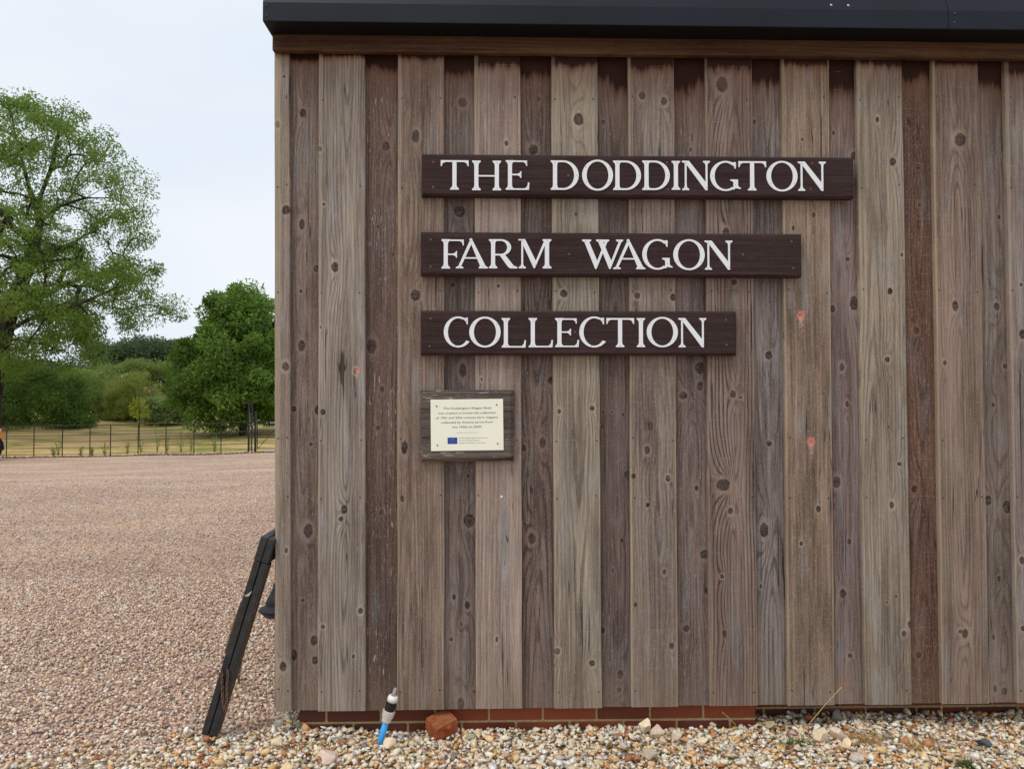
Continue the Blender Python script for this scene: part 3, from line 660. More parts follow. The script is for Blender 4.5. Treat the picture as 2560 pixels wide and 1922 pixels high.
sign_wood = lambda nm, sd, L=(66, 50, 49), D=(52, 38, 37): wood(nm, sd, lin(*L, 1.05), lin(*D, 1.0), [(.02, .9, .006), (-.03, -.55, .005)], spacing=.011, contrast=.35, flecks=.0, axis='x', speck=.12, cracks=.7, patch=.5)
g = G('white painted metal'); n = g.noise(g.tc.outputs['Object'], 40.0, 3.0)
letter_m = g.out(g.mix(n, (.78, .80, .82), (.86, .88, .90)), .45, .4)
brass_m = plain('brass screw', lin(150, 124, 76, 1.0), .45, .4, .6)
hole_m = plain('screw slot', (.03, .025, .02), .6)
def chamfer_board(name, wd, hgt, th, ch, mat, parent=None):
    """board with bevelled front arris; x centred, z from 0, back at y=0"""
    a, b_ = wd / 2, hgt
    V = [(-a, 0, 0), (a, 0, 0), (a, 0, b_), (-a, 0, b_), (-a, -th + ch, 0), (a, -th + ch, 0), (a, -th + ch, b_), (-a, -th + ch, b_),
         (-a + ch, -th, ch), (a - ch, -th, ch), (a - ch, -th, b_ - ch), (-a + ch, -th, b_ - ch)]
    F = [(0, 1, 2, 3)] + [(i, i + 4, (i + 1) % 4 + 4, (i + 1) % 4) for i in range(4)] + [(i + 4, i + 8, (i + 1) % 4 + 8, (i + 1) % 4 + 4) for i in range(4)] + [(8, 9, 10, 11)]
    bm = bmesh.new(); vs = [bm.verts.new(v) for v in V]
    for f in F: bm.faces.new([vs[i] for i in f])
    bmesh.ops.recalc_face_normals(bm, faces=bm.faces[:])
    return bm_obj(name, bm, mat, parent)
bms = bmesh.new(); lathe_into(bms, [(.0016, 0), (.0016, .0006)], 8, Matrix.Rotation(radians(90), 4, 'X')); lscrew_me = bpy.data.meshes.new('screw'); bms.to_mesh(lscrew_me); bms.free()
lscrew_me.materials.append(plain('letter screw', (.30, .30, .31), .4, .4))
def ring_mesh():
    bm = bmesh.new(); n = 14
    P = [[bm.verts.new((r * cos(2 * pi * k / n), y, r * sin(2 * pi * k / n))) for k in range(n)] for (r, y) in ((.0038, 0), (.0038, -.0010), (.0024, -.0012), (.0020, 0))]
    for a, b_ in zip(P, P[1:]):
        for k in range(n): bm.faces.new((a[k], a[(k + 1) % n], b_[(k + 1) % n], b_[k]))
    me = bpy.data.meshes.new('screw_cup'); bm.to_mesh(me); bm.free(); me.materials.append(brass_m); return me
cup_me = ring_mesh()
SCREWS = {'T': [(.05, .9), (.9, .9), (.5, .05)], 'H': [(.15, .94), (.85, .94), (.15, .06), (.85, .06)], 'E': [(.17, .93), (.88, .93), (.17, .06), (.92, .07), (.62, .52)],
          'D': [(.15, .93), (.15, .06), (.92, .5)], 'O': [(.12, .78), (.88, .78), (.12, .25), (.88, .25)], 'I': [(.5, .94), (.5, .06)], 'N': [(.13, .93), (.9, .95), (.13, .05), (.88, .09)],
          'G': [(.08, .5), (.85, .89), (.83, .2)], 'F': [(.17, .93), (.9, .92), (.17, .06)], 'A': [(.46, .95), (.11, .04), (.85, .06)], 'R': [(.14, .94), (.14, .06), (.85, .06), (.70, .74)],
          'M': [(.13, .94), (.87, .94), (.12, .04), (.5, .1), (.88, .06)], 'W': [(.08, .95), (.42, .95), (.38, .1), (.72, .1), (.88, .95)], 'C': [(.08, .62), (.88, .90), (.45, .04)], 'L': [(.18, .93), (.2, .06), (.92, .07)]}
def z4(x, y): return (1040 + x / 1.975, 370 + y / 1.975)
def z5(x, y): return (1040 + x / 1.975, 560 + y / 1.975)
STH = .036; YS = YW - .0015                            # sign back plane rests on the outer boards
def sign(conv, x0, x1, y0, y1, letters, cups, label, seed):
    pf = YS - STH
    a = at(*conv(x0, y0), YS - STH + .009); b_ = at(*conv(x1, y1), YS - STH + .009)
    wd = b_.x - a.x; hgt = a.z - b_.z
    root = empty('sign_board', ((a.x + b_.x) / 2, YS, b_.z)); tag(root, label, 'sign', 'dark brown sign boards on the shed wall')
    chamfer_board('board', wd, hgt, STH, .009, sign_wood('stained sign timber %d' % seed, 80 + seed), root)
    for (ch, lx0, lx1, ly0, ly1) in letters:
        p0 = at(*conv(lx0, ly1), pf); p1 = at(*conv(lx1, ly0), pf)
        lw, lh = p1.x - p0.x, p1.z - p0.z
        lo = bm_obj('letter', glyph_mesh(ch, lw, lh, .003), letter_m, root, loc=(p0.x - root.location.x, -STH - .0002, p0.z - root.location.z))
        for (fx, fz) in SCREWS[ch]:
            so_ = bpy.data.objects.new('screw', lscrew_me); so_.location = (fx * lw, -.0041, fz * lh); link(so_, lo)
    for (cx_, cy_) in cups:
        p = at(*conv(cx_, cy_), pf); co = bpy.data.objects.new('screw_cup', cup_me); link(co, root)
        co.location = (p.x - root.location.x, -STH - .0002, p.z - root.location.z)
    return root
sign(z4, 28, 2160, 32, 252, [('T', 122, 260, 63, 207), ('H', 277, 422, 65, 210), ('E', 443, 560, 63, 208), ('D', 665, 803, 64, 208), ('O', 820, 972, 64, 208), ('D', 973, 1110, 65, 209),
     ('D', 1117, 1252, 65, 209), ('I', 1262, 1305, 66, 208), ('N', 1313, 1450, 66, 210), ('G', 1452, 1602, 70, 210), ('T', 1592, 1727, 68, 211), ('O', 1730, 1882, 70, 212), ('N', 1885, 2021, 70, 213)],
     [(84, 194), (752, 136), (1239, 73), (1243, 205), (1957, 76), (1948, 203), (85, 70)], 'longest dark brown sign board, topmost of the three, carrying two words in white serif letters', 1)
sign(z4, 24, 1903, 416, 638, [('F', 126, 236, 452, 596), ('A', 197, 355, 452, 595), ('R', 360, 500, 452, 595), ('M', 505, 670, 452, 595), ('W', 820, 1022, 454, 598), ('A', 973, 1131, 456, 599),
     ('G', 1117, 1265, 455, 598), ('O', 1270, 1424, 456, 600), ('N', 1425, 1561, 459, 602)],
     [(72, 452), (72, 586), (756, 524), (1614, 526), (1854, 462), (1862, 594)], 'middle dark brown sign board with two white words and a wide gap between them', 2)
sign(z5, 24, 1580, 428, 649, [('C', 137, 265, 461, 606), ('O', 263, 418, 462, 606), ('L', 423, 543, 465, 610), ('L', 556, 676, 465, 609), ('E', 687, 805, 465, 608), ('C', 806, 937, 461, 606),
     ('T', 940, 1076, 465, 608), ('I', 1090, 1132, 465, 608), ('O', 1139, 1292, 463, 605), ('N', 1295, 1432, 465, 609)],
     [(72, 467), (67, 603), (785, 534), (1530, 473), (1533, 596)], 'shortest dark brown sign board, lowest of the three, with a single white word', 3)

# ------------------------------------------------------------------ plaque
def z8(x, y): return (1040 + x * 260 / 2159, 960 + y * 200 / 1661)
PTH = .038
a = at(*z8(98, 124), YS - PTH + .012); b_ = at(*z8(2032, 1600), YS - PTH + .012)
pq = empty('plaque', ((a.x + b_.x) / 2, YS, b_.z), (0, radians(-.15), 0))
tag(pq, 'cream information plaque with dark brown wooden surround below the three sign boards', 'plaque')
pw_m = wood('plaque backing timber', 90, lin(102, 92, 84, 1.2), lin(66, 57, 51, 1.1), [], spacing=.010, contrast=.4, flecks=.7, axis='x', speck=.4, cracks=1.0)
wdp, hp = b_.x - a.x, a.z - b_.z
zs = 0.0
hsplit = [0, hp * .33, hp * .70, hp]
# three boards side by side, only the outer arrises chamfered
def backing(z0, z1, bottom, top):
    ch = .014; aa = wdp / 2; lo = ch if bottom else .0; hi = ch if top else .0
    V = [(-aa, 0, z0), (aa, 0, z0), (aa, 0, z1), (-aa, 0, z1), (-aa, -PTH + ch, z0), (aa, -PTH + ch, z0), (aa, -PTH + ch, z1), (-aa, -PTH + ch, z1),
         (-aa + ch, -PTH, z0 + lo), (aa - ch, -PTH, z0 + lo), (aa - ch, -PTH, z1 - hi), (-aa + ch, -PTH, z1 - hi)]
    F = [(0, 1, 2, 3)] + [(i, i + 4, (i + 1) % 4 + 4, (i + 1) % 4) for i in range(4)] + [(i + 4, i + 8, (i + 1) % 4 + 8, (i + 1) % 4 + 4) for i in range(4)] + [(8, 9, 10, 11)]
    bm = bmesh.new(); vs = [bm.verts.new(v) for v in V]
    for f in F: bm.faces.new([vs[i] for i in f])
    bmesh.ops.recalc_face_normals(bm, faces=bm.faces[:])
    bm_obj('backing_board', bm, pw_m, pq)
backing(0, hsplit[1] - .0006, True, False); backing(hsplit[1] + .0006, hsplit[2] - .0012, False, False); backing(hsplit[2] + .0012, hp, False, True)
p0 = at(*z8(312, 1388), YS - PTH - .003); p1 = at(*z8(1820, 322), YS - PTH - .003)
pwd, phg = p1.x - p0.x, p1.z - p0.z
plate_m = plain('cream enamel', lin(226, 226, 208, 1.22), .35, .4, var=.02, scale=8)
plate = empty('tmp'); bpy.data.objects.remove(plate)
bm = bmesh.new(); box_into(bm, 0, pwd, -.003, 0, 0, phg); bmesh.ops.bevel(bm, geom=bm.edges[:], offset=.0005, segments=1, affect='EDGES')
plate = bm_obj('plate', bm, plate_m, pq, loc=(p0.x - pq.location.x, -PTH - .0004, p0.z - pq.location.z), rot=(0, radians(-.55), 0))
ink_m = plain('dark ink', (.03, .03, .032), .6); ink2_m = plain('grey ink', (.14, .14, .14), .6); blue_m = plain('flag blue', lin(46, 66, 150, 1.2), .5, var=.03); yel_m = plain('flag stars', lin(235, 215, 90), .5)
def text_mesh(name, body, x0, x1, zbase, size, mat, parent, y=-.0036):
    cu = bpy.data.curves.new(name, 'FONT'); cu.body = body; cu.size = size; cu.extrude = 0.0; cu.resolution_u = 3
    to = bpy.data.objects.new(name, cu); C.objects.link(to); bpy.context.view_layer.update()
    me = bpy.data.meshes.new_from_object(to.evaluated_get(bpy.context.evaluated_depsgraph_get()))
    bpy.data.objects.remove(to)
    n = len(me.vertices); co = np.empty(n * 3); me.vertices.foreach_get('co', co); co = co.reshape(-1, 3)
    w0, w1 = co[:, 0].min(), co[:, 0].max(); out = np.zeros_like(co)
    out[:, 0] = x0 + (co[:, 0] - w0) / (w1 - w0) * (x1 - x0); out[:, 2] = zbase + co[:, 1]; out[:, 1] = y
    me.vertices.foreach_set('co', out.ravel()); me.update(); me.materials.clear(); me.materials.append(mat)
    o = bpy.data.objects.new(name, me); return link(o, parent)
ux = lambda x: (x - 312) / 1508 * pwd
uz = lambda y: (1388 - y) / 1066 * phg
for (t, xa_, xb_, yb_) in (('The Doddington Wagon Shed', 577, 1567, 530), ('was created to house the collection', 467, 1660, 628), ('of 19th and 20th century farm wagons', 420, 1705, 725),
                           ('collected by Antony Jarvis from', 530, 1602, 822), ('the 1960s to 2020.', 758, 1378, 918)):
    text_mesh('printed_line', t, ux(xa_), ux(xb_), uz(yb_ - 4), .0112, ink_m, plate)
for (t, xa_, xb_, yb_) in (('The European Agricultural Fund', 900, 1483, 1138), ('for Rural Development:', 900, 1325, 1190), ('Europe investing in rural areas', 900, 1452, 1242)):
    text_mesh('printed_line', t, ux(xa_), ux(xb_), uz(yb_ - 3), .0064, ink2_m, plate)
box = lambda nm, x0, x1, z0, z1, y, m, par: mesh_obj(nm, [(x0, y, z0), (x1, y, z0), (x1, y, z1), (x0, y, z1)], [(0, 1, 2, 3)], m, par)
box('printed_rule', ux(840), ux(1302), uz(1018), uz(1014), -.0036, ink2_m, plate)
box('printed_flag', ux(658), ux(860), uz(1246), uz(1112), -.0036, blue_m, plate)
bm = bmesh.new(); fcx, fcz = ux(759), uz(1179)
for k in range(12):
    ang = 2 * pi * k / 12; c_ = (fcx + sin(ang) * .0066, fcz + cos(ang) * .0066)
    bm.faces.new([bm.verts.new((c_[0] + (.0011 if j % 2 == 0 else .00045) * sin(pi * j / 5), -.0040, c_[1] + (.0011 if j % 2 == 0 else .00045) * cos(pi * j / 5))) for j in range(10)])
bm_obj('flag_stars', bm, yel_m, plate)
bm = bmesh.new(); lathe_into(bm, [(.0030, 0), (.0030, .0010), (.0018, .0018)], 12, Matrix.Rotation(radians(90), 4, 'X')); psm = bpy.data.meshes.new('screw'); bm.to_mesh(psm); bm.free(); psm.materials.append(plain('black screw', (.02, .02, .02), .4))
for (x_, y_) in ((437, 458), (1686, 443), (446, 1270), (1700, 1252)):
    o = bpy.data.objects.new('screw', psm); o.location = (ux(x_), -.0034, uz(y_)); link(o, plate)

# ================================================================== gravel (real stones)
def stone_template(n, seed, squash=(1, .8, .6), angular=True):
    r = np.random.default_rng(seed); bm = bmesh.new()
    if angular:
        p = r.normal(size=(n, 3)); p /= np.linalg.norm(p, axis=1)[:, None]; p *= r.uniform(.8, 1.05, (n, 1)); p = p * np.array(squash)
        for q in p: bm.verts.new(q)
        res = bmesh.ops.convex_hull(bm, input=bm.verts[:]); bmesh.ops.delete(bm, geom=[e for e in res['geom_interior'] if isinstance(e, bmesh.types.BMVert)], context='VERTS')
    else:
        bmesh.ops.create_icosphere(bm, subdivisions=1, radius=1)
        for v in bm.verts: v.co = Vector((v.co.x * squash[0], v.co.y * squash[1], v.co.z * squash[2])) * r.uniform(.86, 1.1)
    bmesh.ops.triangulate(bm, faces=bm.faces[:]); bm.verts.ensure_lookup_table()
    bmesh.ops.recalc_face_normals(bm, faces=bm.faces[:])
    V = np.array([v.co[:] for v in bm.verts]); F = np.array([[v.index for v in f.verts] for f in bm.faces]); bm.free()
    return V, F
def rand_rot(n, r, flat=.5):
    """random rotations, mostly lying flat"""
    a = r.uniform(0, 2 * pi, n); b_ = r.normal(0, flat, n); c_ = r.normal(0, flat, n)
    ca, sa, cb, sb, cc, sc = np.cos(a), np.sin(a), np.cos(b_), np.sin(b_), np.cos(c_), np.sin(c_)
    Rz = np.zeros((n, 3, 3)); Rz[:, 0, 0] = ca; Rz[:, 0, 1] = -sa; Rz[:, 1, 0] = sa; Rz[:, 1, 1] = ca; Rz[:, 2, 2] = 1
    Rx = np.zeros((n, 3, 3)); Rx[:, 0, 0] = 1; Rx[:, 1, 1] = cb; Rx[:, 1, 2] = -sb; Rx[:, 2, 1] = sb; Rx[:, 2, 2] = cb
    Ry = np.zeros((n, 3, 3)); Ry[:, 1, 1] = 1; Ry[:, 0, 0] = cc; Ry[:, 0, 2] = sc; Ry[:, 2, 0] = -sc; Ry[:, 2, 2] = cc
    return np.einsum('nij,njk,nkl->nil', Rz, Rx, Ry)
def big_mesh(name, V, F, cols, mat, smooth=False, parent=None):
    """V (n,3), F (m,3), cols (n,3) per-vertex linear colour"""
    me = bpy.data.meshes.new(name); me.vertices.add(len(V)); me.vertices.foreach_set('co', V.astype(np.float32).ravel())
    m = len(F); k = F.shape[1]
    me.loops.add(m * k); me.loops.foreach_set('vertex_index', F.astype(np.int32).ravel())
    me.polygons.add(m); me.polygons.foreach_set('loop_start', np.arange(0, m * k, k, dtype=np.int32))
    me.update(calc_edges=True)
    if cols is not None:
        at_ = me.color_attributes.new('tint', 'FLOAT_COLOR', 'POINT'); at_.data.foreach_set('color', np.concatenate([cols, np.ones((len(V), 1))], 1).astype(np.float32).ravel())
    if smooth: me.shade_smooth()
    me.materials.append(mat)
    o = bpy.data.objects.new(name, me); return link(o, parent)
def scatter(templates, pos, size, cols, r, flat):
    Vs, Fs, Cs = [], [], []; base = 0
    which = r.integers(0, len(templates), len(pos)); R = rand_rot(len(pos), r, flat)
    for t, (V, F) in enumerate(templates):
        idx = np.where(which == t)[0]
        if not len(idx): continue
        P = np.einsum('nij,vj->nvi', R[idx], V) * size[idx][:, None, None] + pos[idx][:, None, :]
        nv = len(V); Vs.append(P.reshape(-1, 3)); Fs.append((F[None] + (np.arange(len(idx)) * nv)[:, None, None] + base).reshape(-1, 3))
        Cs.append(np.repeat(cols[idx], nv, 0)); base += nv * len(idx)
    return np.concatenate(Vs), np.concatenate(Fs), np.concatenate(Cs)
g = G('flint and pebble'); at_n = g.nt.nodes.new('ShaderNodeAttribute'); at_n.attribute_name = 'tint'
n = g.noise(g.tc.outputs['Object'], 140.0, 3.0, .6); n2 = g.noise(g.tc.outputs['Object'], 45.0, 2.0)
cc_ = g.mix(n.ss(.3, .75) * .35, at_n.outputs['Color'], lin(120, 92, 70)); cc_ = g.mix(n2.ss(.62, .72) * .35, cc_, lin(214, 204, 190, 1.2))
g.bump(n, .35, .002); stone_m = g.out(cc_, .75, .3)
def palette(cols, wts, n, r, jit=.12):
    idx = r.choice(len(cols), n, p=np.array(wts) / sum(wts)); a = np.array([lin(*c) for c in cols])[idx]
    return np.clip(a * r.uniform(1 - jit, 1 + jit * 1.2, (n, 1)) * r.uniform(.95, 1.05, (n, 3)), 0, .95)
FL = [(226, 214, 192), (206, 188, 158), (212, 156, 88), (182, 108, 54), (142, 76, 44), (178, 168, 156), (128, 122, 118), (236, 230, 220), (92, 92, 96), (222, 184, 132)]
FLW = [26, 20, 8, 6, 3, 10, 3, 16, 1, 9]
PE = [(184, 158, 136), (200, 176, 154), (156, 128, 110), (214, 196, 174), (132, 112, 102), (172, 156, 142), (188, 150, 114), (228, 216, 198), (102, 90, 84), (202, 170, 126), (160, 138, 126)]
PEW = [18, 18, 12, 12, 9, 10, 8, 7, 5, 5, 8]
tA = [stone_template(11, 100 + i, (1, .72 + .03 * (i % 5), .42 + .05 * (i % 4)), True) for i in range(12)]
tB = [stone_template(0, 200 + i, (1, .85, .62 + .04 * (i % 3)), False) for i in range(6)]
def edge_y(x):                                          # where the bank of flint meets the car park's pea gravel
    return np.where(x > -.9, 9.0, 3.10 - (-.9 - x) * .36)
# flint bank at the foot of the wall
r = np.random.default_rng(11); N = 41000
px_ = r.uniform(-2.6, 3.3, N); py_ = r.uniform(2.25, 3.30, N)
bank = .004 + .000 * np.exp(-((py_ - 3.05) / .12) ** 2) * (px_ > xa) * (px_ < xb + .05) + .004 * np.sin(px_ * 5.1) + .004 * np.sin(px_ * 11 + py_ * 9)
back = np.where(px_ < xb, YB - .012, YB2 - .012); back = np.where(px_ < xa, 3.6, back)
keep = (py_ < back) & (py_ < edge_y(px_) + r.normal(0, .09, N)); px_, py_, bank = px_[keep], py_[keep], bank[keep]; n_ = len(px_)
sz = np.clip(r.lognormal(math.log(.0124), .36, n_), .006, .030)
lev = r.uniform(-1.0, .5, n_)
pz_ = gz(px_, py_) + bank + lev * sz + .002
V_, F_, C_ = scatter(tA, np.stack([px_, py_, pz_], 1), sz, np.clip((palette(FL, FLW, n_, r) * .86 + .14 * np.array(lin(206, 184, 152))) * 1.3, 0, .95), r, .45)
tag(big_mesh('flint_gravel', V_, F_, C_, stone_m), 'bank of angular white and orange flint gravel at the foot of the brick plinth', 'gravel', kind='stuff')
bed_m = plain('gravel bed', lin(150, 128, 104), .95, .1, var=.4, scale=80)
bxs = np.linspace(-2.7, 3.4, 60); bys = np.linspace(2.2, 3.32, 24)
Xg, Yg = np.meshgrid(bxs, bys); Zg = gz(Xg, Yg) - .007 + .0 * np.exp(-((Yg - 3.05) / .12) ** 2) * (Xg > xa) * (Xg < xb + .05)
Vb = np.stack([Xg, Yg, Zg], -1).reshape(-1, 3)
msk = lambda i, j: (bys[j] < float(edge_y(np.array(bxs[i]))) + .02)
Fb = [(j * 60 + i, j * 60 + i + 1, (j + 1) * 60 + i + 1, (j + 1) * 60 + i) for j in range(23) for i in range(59) if msk(i, j)]
tag(mesh_obj('gravel_bed', Vb, Fb, bed_m, smooth=True), kind='structure')
# rounded pea gravel of the car park, thinning out where single stones can no longer be told apart
tO = []
for i in range(4):
    q = np.random.default_rng(260 + i).uniform(.85, 1.1, 6)
    tO.append((np.array([(1, 0, 0), (-1, 0, 0), (0, .85, 0), (0, -.85, 0), (0, 0, .62), (0, 0, -.62)]) * q[:, None], np.array([(0, 2, 4), (2, 1, 4), (1, 3, 4), (3, 0, 4), (2, 0, 5), (1, 2, 5), (3, 1, 5), (0, 3, 5)])))
def pea(N, y0, y1, xl, xr_, seed, dens):
    r = np.random.default_rng(seed); py_ = np.sqrt(r.uniform(y0 ** 2, y1 ** 2, N)); px_ = -xl * py_ + r.uniform(0, 1, N) * (xl - xr_) * py_
    keep = (px_ < -.62) & (py_ > edge_y(px_) + r.normal(-.02, .07, N)) & ((px_ < XL + .05) | (py_ < YB)) & (r.uniform(0, 1, N) < dens(py_))
    px_, py_ = px_[keep], py_[keep]; n_ = len(px_)
    sz = np.clip(r.lognormal(math.log(.0067), .32, n_), .0038, .017) * (1 + .035 * np.maximum(py_ - 4, 0))
    pz_ = gz(px_, py_) + r.uniform(-.7, .35, n_) * sz - .003
    return px_, py_, pz_, sz, np.clip((palette(PE, PEW, n_, r) * .8 + .2 * np.array(lin(180, 154, 134))) * np.array([1.52, 1.56, 1.64]), 0, .95), r
parts = []
for (N, y0, y1, xl, xr_, sd_, dn_, tt_) in ((61000, 2.1, 6.0, .97, .17, 12, lambda y: 1.0 + 0 * y, tB), (98000, 6.0, 16.0, .86, .24, 13, lambda y: np.clip(1.0 - (y - 6.0) / 10.0, 0, 1) ** .8, tO)):
    px_, py_, pz_, sz, cols, r = pea(N, y0, y1, xl, xr_, sd_, dn_); parts.append(scatter(tt_, np.stack([px_, py_, pz_], 1), sz, cols, r, .4))
V_ = np.concatenate([p_[0] for p_ in parts]); F_ = np.concatenate([parts[0][1], parts[1][1] + len(parts[0][0])]); C_ = np.concatenate([p_[2] for p_ in parts])
tag(big_mesh('pea_gravel', V_, F_, C_, stone_m, smooth=True), 'pinkish beige rounded pea gravel covering the car park', 'gravel', kind='stuff')

# larger loose stones: (u, v of centre, width px, height px, colour, label)
cream, buff, grey_, pink = (236, 214, 184), (214, 190, 156), (170, 164, 154), (226, 202, 184)
STONES = [(1612, 1811, 37, 38, cream, 'tall cream stone leaning on the brick plinth, highest of its row'), (1646, 1827, 36, 32, pink, 'rounded pinkish cream stone right of the tall leaning stone'),
 (1691, 1838, 27, 22, pink, 'small flat pale stone in the middle of the stone row'), (1657, 1851, 21, 24, buff, 'small upright buff stone in front of the row by the plinth'),
 (1753, 1853, 28, 22, cream, 'pale block shaped stone at the right end of the stone row'), (1625, 1884, 42, 26, (200, 184, 166), 'wide grey cream stone lying in the gravel below the stone row'),
 (974, 1857, 37, 27, cream, 'cream stone in the gravel just right of the blue pipe'), (817, 1891, 55, 36, pink, 'wide flat pink speckled stone left of the blue pipe'),
 (716, 1916, 34, 26, (234, 208, 160), 'rounded yellowish stone at the bottom edge of the picture'), (692, 1855, 34, 24, cream, 'pale angular stone in the gravel near the shed corner'),
 (700, 1806, 28, 18, grey_, 'grey stone lying in the shade under the shed corner'), (2051, 1836, 43, 38, cream, 'largest cream angular stone beside the grass seed stalk'),
 (2092, 1830, 36, 30, pink, 'pointed pale stone right of the largest angular stone'), (2115, 1859, 31, 32, (240, 214, 176), 'peach coloured stone below the two pale angular stones'),
 (2090, 1787, 36, 30, (120, 116, 106), 'shaded grey stone resting against the recessed brickwork'), (2024, 1790, 34, 16, (150, 92, 60), 'shaded orange brown stone by the recessed brickwork'),
 (1926, 1809, 32, 16, (178, 160, 128), 'low buff stone at the corner where the plinth steps back'), (2457, 1855, 42, 18, (86, 92, 98), 'dark slate grey stone in the gravel near the right edge'),
 (2144, 1893, 42, 24, (206, 192, 174), 'low pale grey stone below the dry grass'), (1178, 1838, 28, 16, (168, 170, 140), 'greenish flat stone just right of the broken brick')]
for i, (u, v, wpx, hpx, col, lab) in enumerate(STONES):
    zg = 0.0
    p = onz(u, v + hpx * .35, zg)
    if p.y > YB - .03 and p.x < xb: p = at(u, v + hpx * .2, YB - .035)
    if p.y > YB2 - .03: p = at(u, v + hpx * .2, YB2 - .035)
    k = p.y / FPX; r_ = np.random.default_rng(300 + i); bm = bmesh.new()
    pts_ = r_.normal(size=(15, 3)); pts_ /= np.linalg.norm(pts_, axis=1)[:, None]; pts_ *= r_.uniform(.82, 1.0, (15, 1))
    for q in pts_: bm.verts.new((q[0] * wpx * k * .56, q[1] * wpx * k * .45, q[2] * hpx * k * .58))
    res = bmesh.ops.convex_hull(bm, input=bm.verts[:]); bmesh.ops.delete(bm, geom=[e for e in res['geom_interior'] if isinstance(e, bmesh.types.BMVert)], context='VERTS')
    bmesh.ops.bevel(bm, geom=bm.edges[:], offset=wpx * k * .035, segments=2, affect='EDGES', profile=.6)
    bmesh.ops.triangulate(bm, faces=bm.faces[:])
    o = bm_obj('stone', bm, plain('loose stone %d' % i, lin(*col), .85, .2, var=.16, scale=60, bump=.5, bdist=.003), loc=(p.x, p.y, at(u, v, p.y).z), rot=(0, 0, r_.uniform(-.4, .4)))
    tag(o, lab, 'stone', 'loose stones by the shed')

# ------------------------------------------------------------------ broken brick
p = onz(1100, 1838, 0.0); bm = bmesh.new()
bmesh.ops.create_cube(bm, size=1.0); bmesh.ops.subdivide_edges(bm, edges=bm.edges[:], cuts=9, use_grid_fill=True)
rr_ = np.random.default_rng(5)
from mathutils import noise as mno
for v_ in bm.verts:
    c_ = v_.co.copy(); q = Vector((c_.x, c_.y, c_.z))
    m_ = max(abs(c_.x), abs(c_.y), abs(c_.z)); l_ = c_.length
    q = q * (1 - .30 * max(0, (l_ - .74)))                                   # knocked corners
    q += Vector(mno.noise_vector(c_ * 5)) * .035 + Vector(mno.noise_vector(c_ * 14 + Vector((3, 1, 7)))) * .022
    if c_.y < -.35: q += Vector((0, .10 * (mno.noise(c_ * 3) + .4) , 0))         # broken face
    v_.co = Vector((q.x * .100, q.y * .086, q.z * .064))
g = G('broken brick clay'); oc = g.tc.outputs['Object']; n = g.noise(oc, 30.0, 4.0, .65); n2 = g.noise(oc, 110.0, 3.0, .7); n3 = g.noise(oc, 55.0, 1.0)
bc = g.mix(n.ss(.3, .7), lin(136, 70, 46, 1.05), lin(176, 98, 64, 1.1)); bc = g.mix(n3.ss(.66, .74) * .9, bc, (.02, .02, .022)); bc = g.mix(n2.ss(.62, .75) * .4, bc, lin(220, 160, 120, 1.1))
_, _, bz = g.sep(oc); bc = g.mix(bz.ss(.022, .034) * n.ss(.35, .6) * .5, bc, lin(120, 104, 66, 1.0))
g.bump(n2, .8, .004)
o = bm_obj('broken_brick', bm, g.out(bc, .9, .15), loc=(p.x + .005, p.y + .035, .026), rot=(radians(14), radians(-9), radians(36)))
tag(o, 'orange red broken half brick lying in the gravel against the plinth', 'brick')

# ------------------------------------------------------------------ capped water pipe
YP = 2.985
b0 = at(955, 1838, YP); t0 = at(989.5, 1718, YP); ax = (t0 - b0); Lp = ax.length
pipe = empty('water_pipe', tuple(b0)); pipe.rotation_euler = ax.to_track_quat('Z', 'Y').to_euler()
tag(pipe, 'blue plastic water pipe ending in a black and grey fitting, leaning at the wall', 'pipe')
def lathe_part(name, prof, mat, n=20, jit=None, rotk=0):
    bm = bmesh.new(); lathe_into(bm, prof, n, None, jit); return bm_obj(name, bm, mat, pipe, smooth=False)
k = Lp / 122.0
lathe_part('pipe', [(.0125, -.08), (.0125, .36 * Lp)], plain('blue polythene', lin(56, 158, 228, 1.15), .35, .4, var=.05), 24)
lathe_part('nut', [(.0185, .30 * Lp), (.0190, .385 * Lp), (.0225, .39 * Lp), (.0245, .525 * Lp), (.0238, .53 * Lp)], plain('grey plastic', lin(196, 190, 178, 1.15), .5, .3, var=.06), 32, lambda kk, z: 1.05 if kk % 4 == 0 and z > .39 * Lp else 1.0)
lathe_part('body', [(.0190, .50 * Lp), (.0200, .56 * Lp), (.0192, .60 * Lp), (.0205, .62 * Lp), (.0196, .66 * Lp), (.0200, .73 * Lp)], plain('black plastic', (.012, .013, .013), .35, .4, var=.3), 24, lambda kk, z: 1.03 if kk % 3 == 0 else 1.0)
lathe_part('collar', [(.0205, .715 * Lp), (.0208, .79 * Lp), (.0185, .82 * Lp), (.0160, .835 * Lp)], plain('white plastic', lin(226, 226, 222, 1.1), .45, .3, var=.04), 28)
lathe_part('spigot', [(.0090, .83 * Lp), (.0082, .90 * Lp), (.0052, .985 * Lp), (.0048, .995 * Lp)], plain('pale grey plastic', lin(160, 152, 144, 1.1), .5, .3), 20)
for ch in pipe.children: ch.data.shade_smooth() if ch.name.split('.')[0] in ('pipe', 'spigot', 'collar') else None

